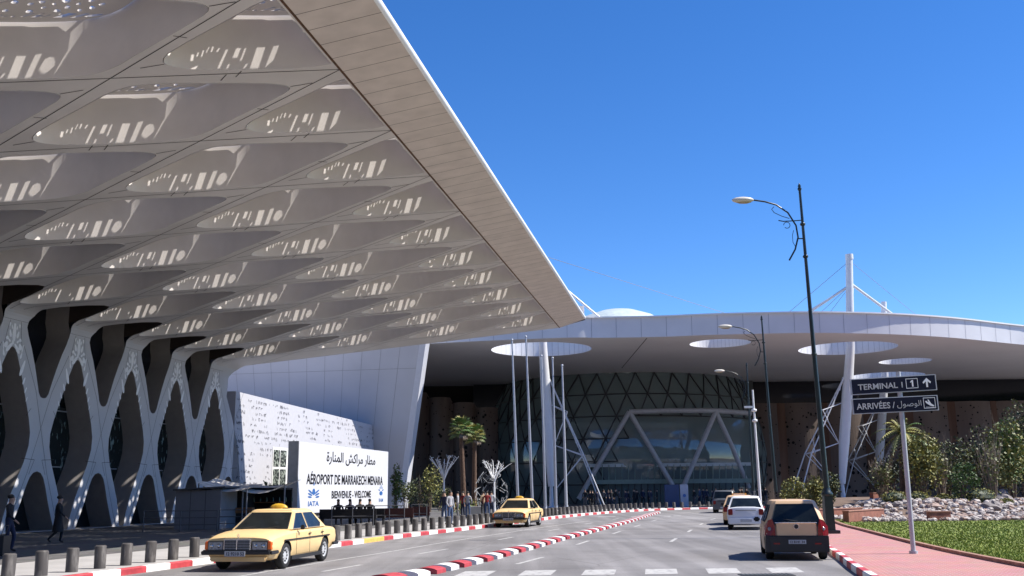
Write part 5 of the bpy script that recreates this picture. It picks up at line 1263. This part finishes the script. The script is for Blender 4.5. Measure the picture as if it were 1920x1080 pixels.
def palm(px,pyc,Y,label,seed,fan=True,rad=1.25,base_px=None,n=34,z0=.13):
    c=atY(px,pyc,Y); bx=atY(base_px or px,945,Y).x; rg=random.Random(seed); root=empty('palm_tree',(bx,Y,z0),0,label,'palm tree'); tx=c.x-bx; tz=c.z-z0
    b=MB(); k=26; pts=[(tx*(i/k)**1.3,0,(tz-.2)*i/k) for i in range(k+1)]; b.tube(pts,[(.24-.07*i/k)*(1.0 if i%2 else .88) for i in range(k+1)],PTR,10); ch(root,b,'trunk')
    b=MB(); sk=MB()
    for i in range(n):
        az=i*2.399; el=1.35-(2.0 if fan else 2.3)*(i/n)**.9; dead=el<-.55; m=rg.choice(LF[2:4]+[LF[0]]) if not dead else DRY; tgt=sk if dead else b
        d=Vector((math.cos(az)*math.cos(el),math.sin(az)*math.cos(el),math.sin(el))); L_=rad*rg.uniform(.55,.75); s=Vector((tx,0,tz-.15)); e=s+d*L_-Vector((0,0,.12*L_*(1.2-el)))
        tgt.tube([s,e],[.022,.012],m,4,False)
        side=d.cross(Vector((0,0,1))); side=side.normalized() if side.length>.05 else Vector((1,0,0)); up=side.cross(d).normalized()
        if fan:
            for j in range(11):
                a=(j-5)*.26; dd=(d*math.cos(a)+side*math.sin(a)).normalized(); l=rad*.62*(1-.03*abs(j-5)**1.3)*rg.uniform(.85,1.1); w_=.05; t=dd.cross(up).normalized()
                tip=e+dd*l-Vector((0,0,.22*l)); mid=e+dd*l*.55+up*.03
                tgt.add([e,mid+t*w_,tip,mid-t*w_],[(0,1,2,3)],m)
        else:
            prev=s
            for j in range(14):
                u=(j+1)/14; c_=s+d*rad*1.5*u-Vector((0,0,1))*rad*.9*u*u
                for sg in(-1,1): 
                    q=c_+side*sg*.42*math.sin(PI*min(u+.12,1))**.6*rad*.5-Vector((0,0,.10)); tgt.add([prev,c_,q],[(0,1,2)],m)
                prev=c_
    ch(root,b,'crown'); 
    if sk.f: ch(root,sk,'dead_fronds')
    return root
palm(864,800,80,'left and taller fan palm in front of the glass drum',1,True,1.0,870,46)
palm(890,812,81,'right and lower fan palm leaning beside the taller one',2,True,.9,889,46)
palm(1690,806,64,'feathery palm with drooping dark fronds behind the direction sign post',3,False,1.5,1694,30)
# mid-left planting under the rust curtain
for k,(px,Y,w_,h_,ms,lb_) in enumerate(((742,72,1.1,3.6,[LF[0],LF[3]],'slender young tree at the right edge of the welcome sign'),(762,86,2.6,2.6,[LF[1],LF[0]],'dark bush at the foot of the curved white wing'),(790,88,3.4,3.4,[LF[1]],'large dark bush below the perforated brown curtain'),(806,87,2.2,3.9,[LF[2],LF[0]],'yellowing bush rising above the dark bushes'),(826,90,2.8,2.4,[LF[1],LF[0]],'low dark bush left of the palm trunks'),(499,60,1.0,2.4,[LF[3],LF[0]],'thin potted tree beside the cafe awnings'),(532,62,.9,2.0,[LF[0],LF[2]],'small flowering shrub at the left edge of the welcome sign'))):
    shrub('shrub' if h_<3.5 else 'small_tree',px,945,Y,w_,h_,ms,900,.16,lb_,20+k,'shrub' if h_<3.5 else 'tree')
shrub('hedge',874,950,74,2.6,1.25,[LF[3],LF[2]],1200,.10,'bright green low hedge at the foot of the palms',40,'hedge',twigs=4)
b=MB(); x0=atY(876,960,72).x; x1=atY(905,960,72).x; b.box(((x0+x1)/2,72,.45),(x1-x0+.8,.5,.65),mat('planter_render',(.42,.41,.40),.8)); tag(b.build('planter_wall',bevel=.02),'pale rendered planter wall below the bright hedge','planter')
# white metal ornamental trees
def metal_tree(px,ptop,Y,label,seed):
    p=atY(px,940,Y); top=atY(px,ptop,Y).z-.13; rg=random.Random(seed); root=empty('metal_tree',(p.x,Y,.13),0,label,'sculpture'); b=MB(); b.tube([(0,0,0),(0,0,top*.62)],[.09,.06],BWHITE,8); ch(root,b,'stem'); b=MB()
    for i in range(11):
        a=i*2*PI/11+rg.uniform(-.2,.2); r=rg.uniform(.8,1.15); h=top*rg.uniform(.9,1.0); m_=Vector((math.cos(a)*.35,math.sin(a)*.35,top*.76)); e=Vector((math.cos(a)*r,math.sin(a)*r,h))
        b.tube([(0,0,top*.58),m_,e],[.04,.03,.02],BWHITE,5)
        for j in range(4): q=m_.lerp(e,rg.uniform(.2,1)); b.tube([q,q+Vector((rg.uniform(-.25,.25),rg.uniform(-.25,.25),rg.uniform(0,.22)))],.014,BWHITE,4,False); 
    ch(root,b,'branches'); return root
metal_tree(832,853,72,'left white metal branching sculpture behind the bollards',1); metal_tree(927,862,76,'right white metal branching sculpture before the glass drum',2)
b=MB(); wp=atY(921,930,79); rg=random.Random(9); WIRE=mat('wire_white',(.40,.41,.42),.5)
for i in range(120):
    a=rg.uniform(0,6.28); z=rg.uniform(.1,3.0); f=lambda z:1.35*math.sin(PI*min(1,(z+.5)/4.2))**.8
    a2=a+rg.uniform(-.5,.5); z2=max(.1,min(3.2,z+rg.uniform(-.6,.6))); b.tube([(wp.x+f(z)*math.cos(a),79+f(z)*math.sin(a),z+.13),(wp.x+f(z2)*math.cos(a2),79+f(z2)*math.sin(a2),z2+.13)],.016,WIRE,3,False)
tag(b.build('wire_sculpture'),'bell shaped white wire sculpture between the palms and the flagpoles','sculpture')
# ---------------------------------------------------------------- right garden
GRS=mat('lawn_green',(.15,.19,.035),.9,var=.35,scale=1.2,bump=.5,bscale=25); EDG=mat('edging_brick',(.32,.17,.12),.85,var=.3,scale=4); BRK=mat('brick_red_wall',(.26,.105,.07),.85,var=.2,scale=3,bump=.3,bscale=12)
lawn=[tuple(p) for p in offs(LE,-.15)]
sheet('lawn_ground',[tuple(p) for p in reversed(lawn)]+[(60,-8),(60,54),(18.6,55.1)][::1] if False else lawn+[(60,55),(60,-8)],.142,GRS)
b=MB(); le=clipY(LE,16,56); o1=offs(le,-.15)
for i in range(len(le)-1):
    a,c,d,e=le[i],le[i+1],o1[i+1],o1[i]; b.add([(a.x,a.y,.10),(c.x,c.y,.10),(c.x,c.y,.215),(a.x,a.y,.215),(e.x,e.y,.215),(d.x,d.y,.215),(e.x,e.y,.1),(d.x,d.y,.1)],[(0,1,2,3),(3,2,5,4),(4,5,7,6)],EDG)
tag(b.build('lawn_edging'),'low brick edging curving between the red pavement and the lawn','edging')
def inside_lawn(x,y):
    for i in range(len(le)-1):
        if le[i].y<=y<=le[i+1].y: 
            u=(y-le[i].y)/(le[i+1].y-le[i].y); return x>le[i].x+(le[i+1].x-le[i].x)*u+.2
    return False
b=MB(); rg=random.Random(5); GM=[mat('grass_blade_a',(.22,.28,.04),.7,var=.2),mat('grass_blade_b',(.26,.29,.055),.7,var=.2),mat('grass_blade_c',(.18,.24,.035),.7,var=.2)]
cnt_=0
while cnt_<34000:
    y=23+33*rg.random()**1.3; x=rg.uniform(11,.60*y+1)
    if not inside_lawn(x,y): continue
    cnt_+=1; h=rg.uniform(.03,.07); a=rg.uniform(0,3.14); w_=.012+.0006*y; t=Vector((math.cos(a),math.sin(a),0))*w_; p=Vector((x,y,.14)); b.add([p-t,p+t,p+Vector((rg.uniform(-.03,.03),rg.uniform(-.03,.03),h))],[(0,1,2)],GM[int(2.99*min(.99,max(0,.5+.7*noise.noise((x*.5,y*.5,1))+rg.uniform(-.25,.25))))])
o=b.build('lawn'); tag(o,'short green lawn behind the brick edging on the right','grass',kind='stuff')
def sm(u): u=max(0,min(1,u)); return u*u*(3-2*u)
def mz(x,y): return .145+.95*sm((y-51.5)/9)*sm((x-17.5)/6)*(.85+.35*noise.noise((x*.12,y*.15,0)))
b=MB(); nx,ny=60,30; vs=[(17+45*i/nx,50.5+26*j/ny,mz(17+45*i/nx,50.5+26*j/ny)+.004) for j in range(ny+1) for i in range(nx+1)]
b.add(vs,[(j*(nx+1)+i,j*(nx+1)+i+1,(j+1)*(nx+1)+i+1,(j+1)*(nx+1)+i) for j in range(ny) for i in range(nx)],mat('garden_soil',(.15,.10,.07),.95,var=.3,scale=1.5,bump=.4),True); b.build('garden_mound')['kind']='structure'
RK=[mat('stone_white',(.47,.42,.385),.85,var=.15,scale=3),mat('stone_pink',(.33,.24,.20),.85,var=.2,scale=3),mat('stone_grey',(.24,.21,.20),.9,var=.2,scale=3)]
b=MB(); rg=random.Random(8)
for i in range(1500):
    y=51.0+12*rg.random()**1.5; x=rg.uniform(17.5,.56*y+3)
    fl=mz(x,y); r=rg.uniform(.09,.22)*(1.25 if y>57 else 1); b.sphere((x,y,fl+r*.35),(r,r*rg.uniform(.7,1.1),r*rg.uniform(.55,.8)),rg.choices(RK,(6,2,1))[0],7,5,.18,rg)
tag(b.build('stone_bed'),'bed of rounded white and pinkish stones along the garden mound','stones',kind='stuff')
for k,(px,py,Y,r) in enumerate(((1858,935,56,.55),(1822,905,66,.6),(1880,925,60,.6),(1800,947,53,.35),(1908,948,52.5,.4),(1750,935,56,.42),(1848,890,72,.8),(1870,903,70,.7))):
    x=atY(px,py,Y).x; b=MB(); b.sphere((0,0,0),(r,r*.8,r*.55),RK[2] if k in(0,2,4) else RK[1],9,7,.2,random.Random(k)); o=b.build('boulder',loc=(x,Y,mz(x,Y)+r*.25))
    tag(o,['dark boulder on the stone bed right of centre','pinkish boulder high on the mound behind the round bushes','dark boulder near the right edge of the mound','small pinkish boulder low on the stone bed','dark boulder at the right edge of the stone bed','pinkish boulder on the stone bed right of the sign post','largest pinkish boulder at the back of the mound','pinkish boulder beside the largest one at the back'][k],'boulder','boulders on the garden mound')
for k,(px,Y,r,lb_) in enumerate(((1677,59,.62,'clipped yellow green bush left of the sign post'),(1722,60,.5,'clipped yellow green bush right of the sign post'),(1767,63,.42,'small round bush left of the middle pair on the mound'),(1796,63,.42,'small round bush right of the middle pair on the mound'),(1836,60,.78,'largest round yellow green bush on the mound'),(1886,58,.3,'smallest round bush near the right edge'))):
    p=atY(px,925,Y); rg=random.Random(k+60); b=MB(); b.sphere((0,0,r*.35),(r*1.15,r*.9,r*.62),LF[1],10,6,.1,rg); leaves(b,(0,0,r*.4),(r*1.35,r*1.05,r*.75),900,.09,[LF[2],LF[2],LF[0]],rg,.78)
    tag(b.build('round_bush',loc=(p.x,Y,mz(p.x,Y))),lb_,'bush','clipped round bushes on the garden mound')
def wall_(px0,px1,Y0,Y1,h,z0,label):
    x0=atY(px0,930,Y0).x; x1=atY(px1,930,Y1).x; L_=math.hypot(x1-x0,Y1-Y0); b=MB(); b.box(((x0+x1)/2,(Y0+Y1)/2,z0+h/2),(L_,.3,h),BRK,rz=math.atan2(Y1-Y0,x1-x0)); b.box(((x0+x1)/2,(Y0+Y1)/2,z0+h+.02),(L_+.05,.36,.05),mat('wall_coping',(.34,.17,.12),.8),rz=math.atan2(Y1-Y0,x1-x0)); tag(b.build('brick_planter_wall'),label,'wall')
wall_(1530,1668,56,61,.55,.10,'long low red brick wall behind the street lamp pedestal'); wall_(1583,1650,50.5,54.5,.55,.12,'short red brick wall ending at the white stones'); wall_(1634,1690,70,72,1.3,.13,'taller red brick planter in front of the small roof mast'); wall_(1737,1776,51.3,51.5,.45,.13,'small red brick block in the white stones right of the sign post')
GP=[(1497,68,2.5,2.6,[LF[2],LF[0]],'rounded yellow green shrub left of the big street lamp'),(1528,66,1.7,3.3,[LF[2],LF[0]],'upright yellow green shrub just left of the big street lamp'),(1556,70,1.8,2.7,[LF[0],LF[1]],'olive shrub partly behind the big street lamp'),(1480,70,1.6,1.6,[LF[2],LF[0]],'low shrub leftmost in the garden')]
for k,(px,Y,w_,h_,ms,lb_) in enumerate(GP): shrub('shrub',px,930,Y,w_,h_,ms,1500,.15,lb_,70+k,twigs=14)
GT=[(q_[0],q_[1],q_[2],q_[3],q_[4],int(q_[5]*1.8),*q_[6:]) for q_ in [(1655,66,2.2,2.9,[LF[0]],300,'dry thin twigged shrub left of the sign post',DRY),(1725,63,3.6,4.4,[LF[0],LF[2]],1900,'broad olive tree right of the sign post',BARK),(1765,66,3.4,3.6,[LF[0]],500,'dry pale twigged shrub right of the broad olive tree',DRY),(1775,69,3.6,4.6,[LF[0],LF[1]],1500,'olive tree in the middle of the garden thicket',BARK),(1862,62,3.0,4.0,[LF[0]],350,'bare pale twigged tree right of the round green tree',DRY),(1850,72,4.2,5.0,[LF[1],LF[0]],2200,'dark green tree at the back of the thicket',BARK),(1900,64,3.0,5.9,[LF[2],LF[0],LF[3]],2600,'tall yellow green tree at the right edge',BARK),(1925,70,4.5,6.6,[LF[1],LF[0]],2600,'dark tall tree cut by the right edge',BARK),(1668,72,2.6,3.2,[LF[1]],900,'dark shrub below the feathery palm',BARK)]]
for k,(px,Y,w_,h_,ms,n,lb_,tm) in enumerate(GT):
    x=atY(px,925,Y).x; shrub('garden_tree',px,925,Y,w_,h_,ms,n,.17,lb_,90+k,'tree',mz(x,Y) if x>18 else .13,18 if tm is BARK else 45,tm)
p=atY(1806,920,60); rg=random.Random(77); root=empty('round_green_tree',(p.x,60,mz(p.x,60)),0,'small tree with rounded bright green clumps on the mound','tree'); b=MB()
for cx_,cz_,r in ((0,1.9,.42),(-.5,1.35,.42),(.5,1.45,.45),(0,1.1,.5),(.35,2.0,.3),(.75,1.2,.35),(-.2,.7,.4)): leaves(b,(cx_,rg.uniform(-.3,.3),cz_),(r,r,r),330,.11,[LF[3],LF[3],LF[1]],rg,.5)
ch(root,b,'crown'); b=MB()
for dx in(-.3,0,.35): b.tube([(0,0,-.1),(dx*.4,0,.6),(dx,0,1.5)],[.07,.05,.03],BARK,6)
ch(root,b,'trunk')
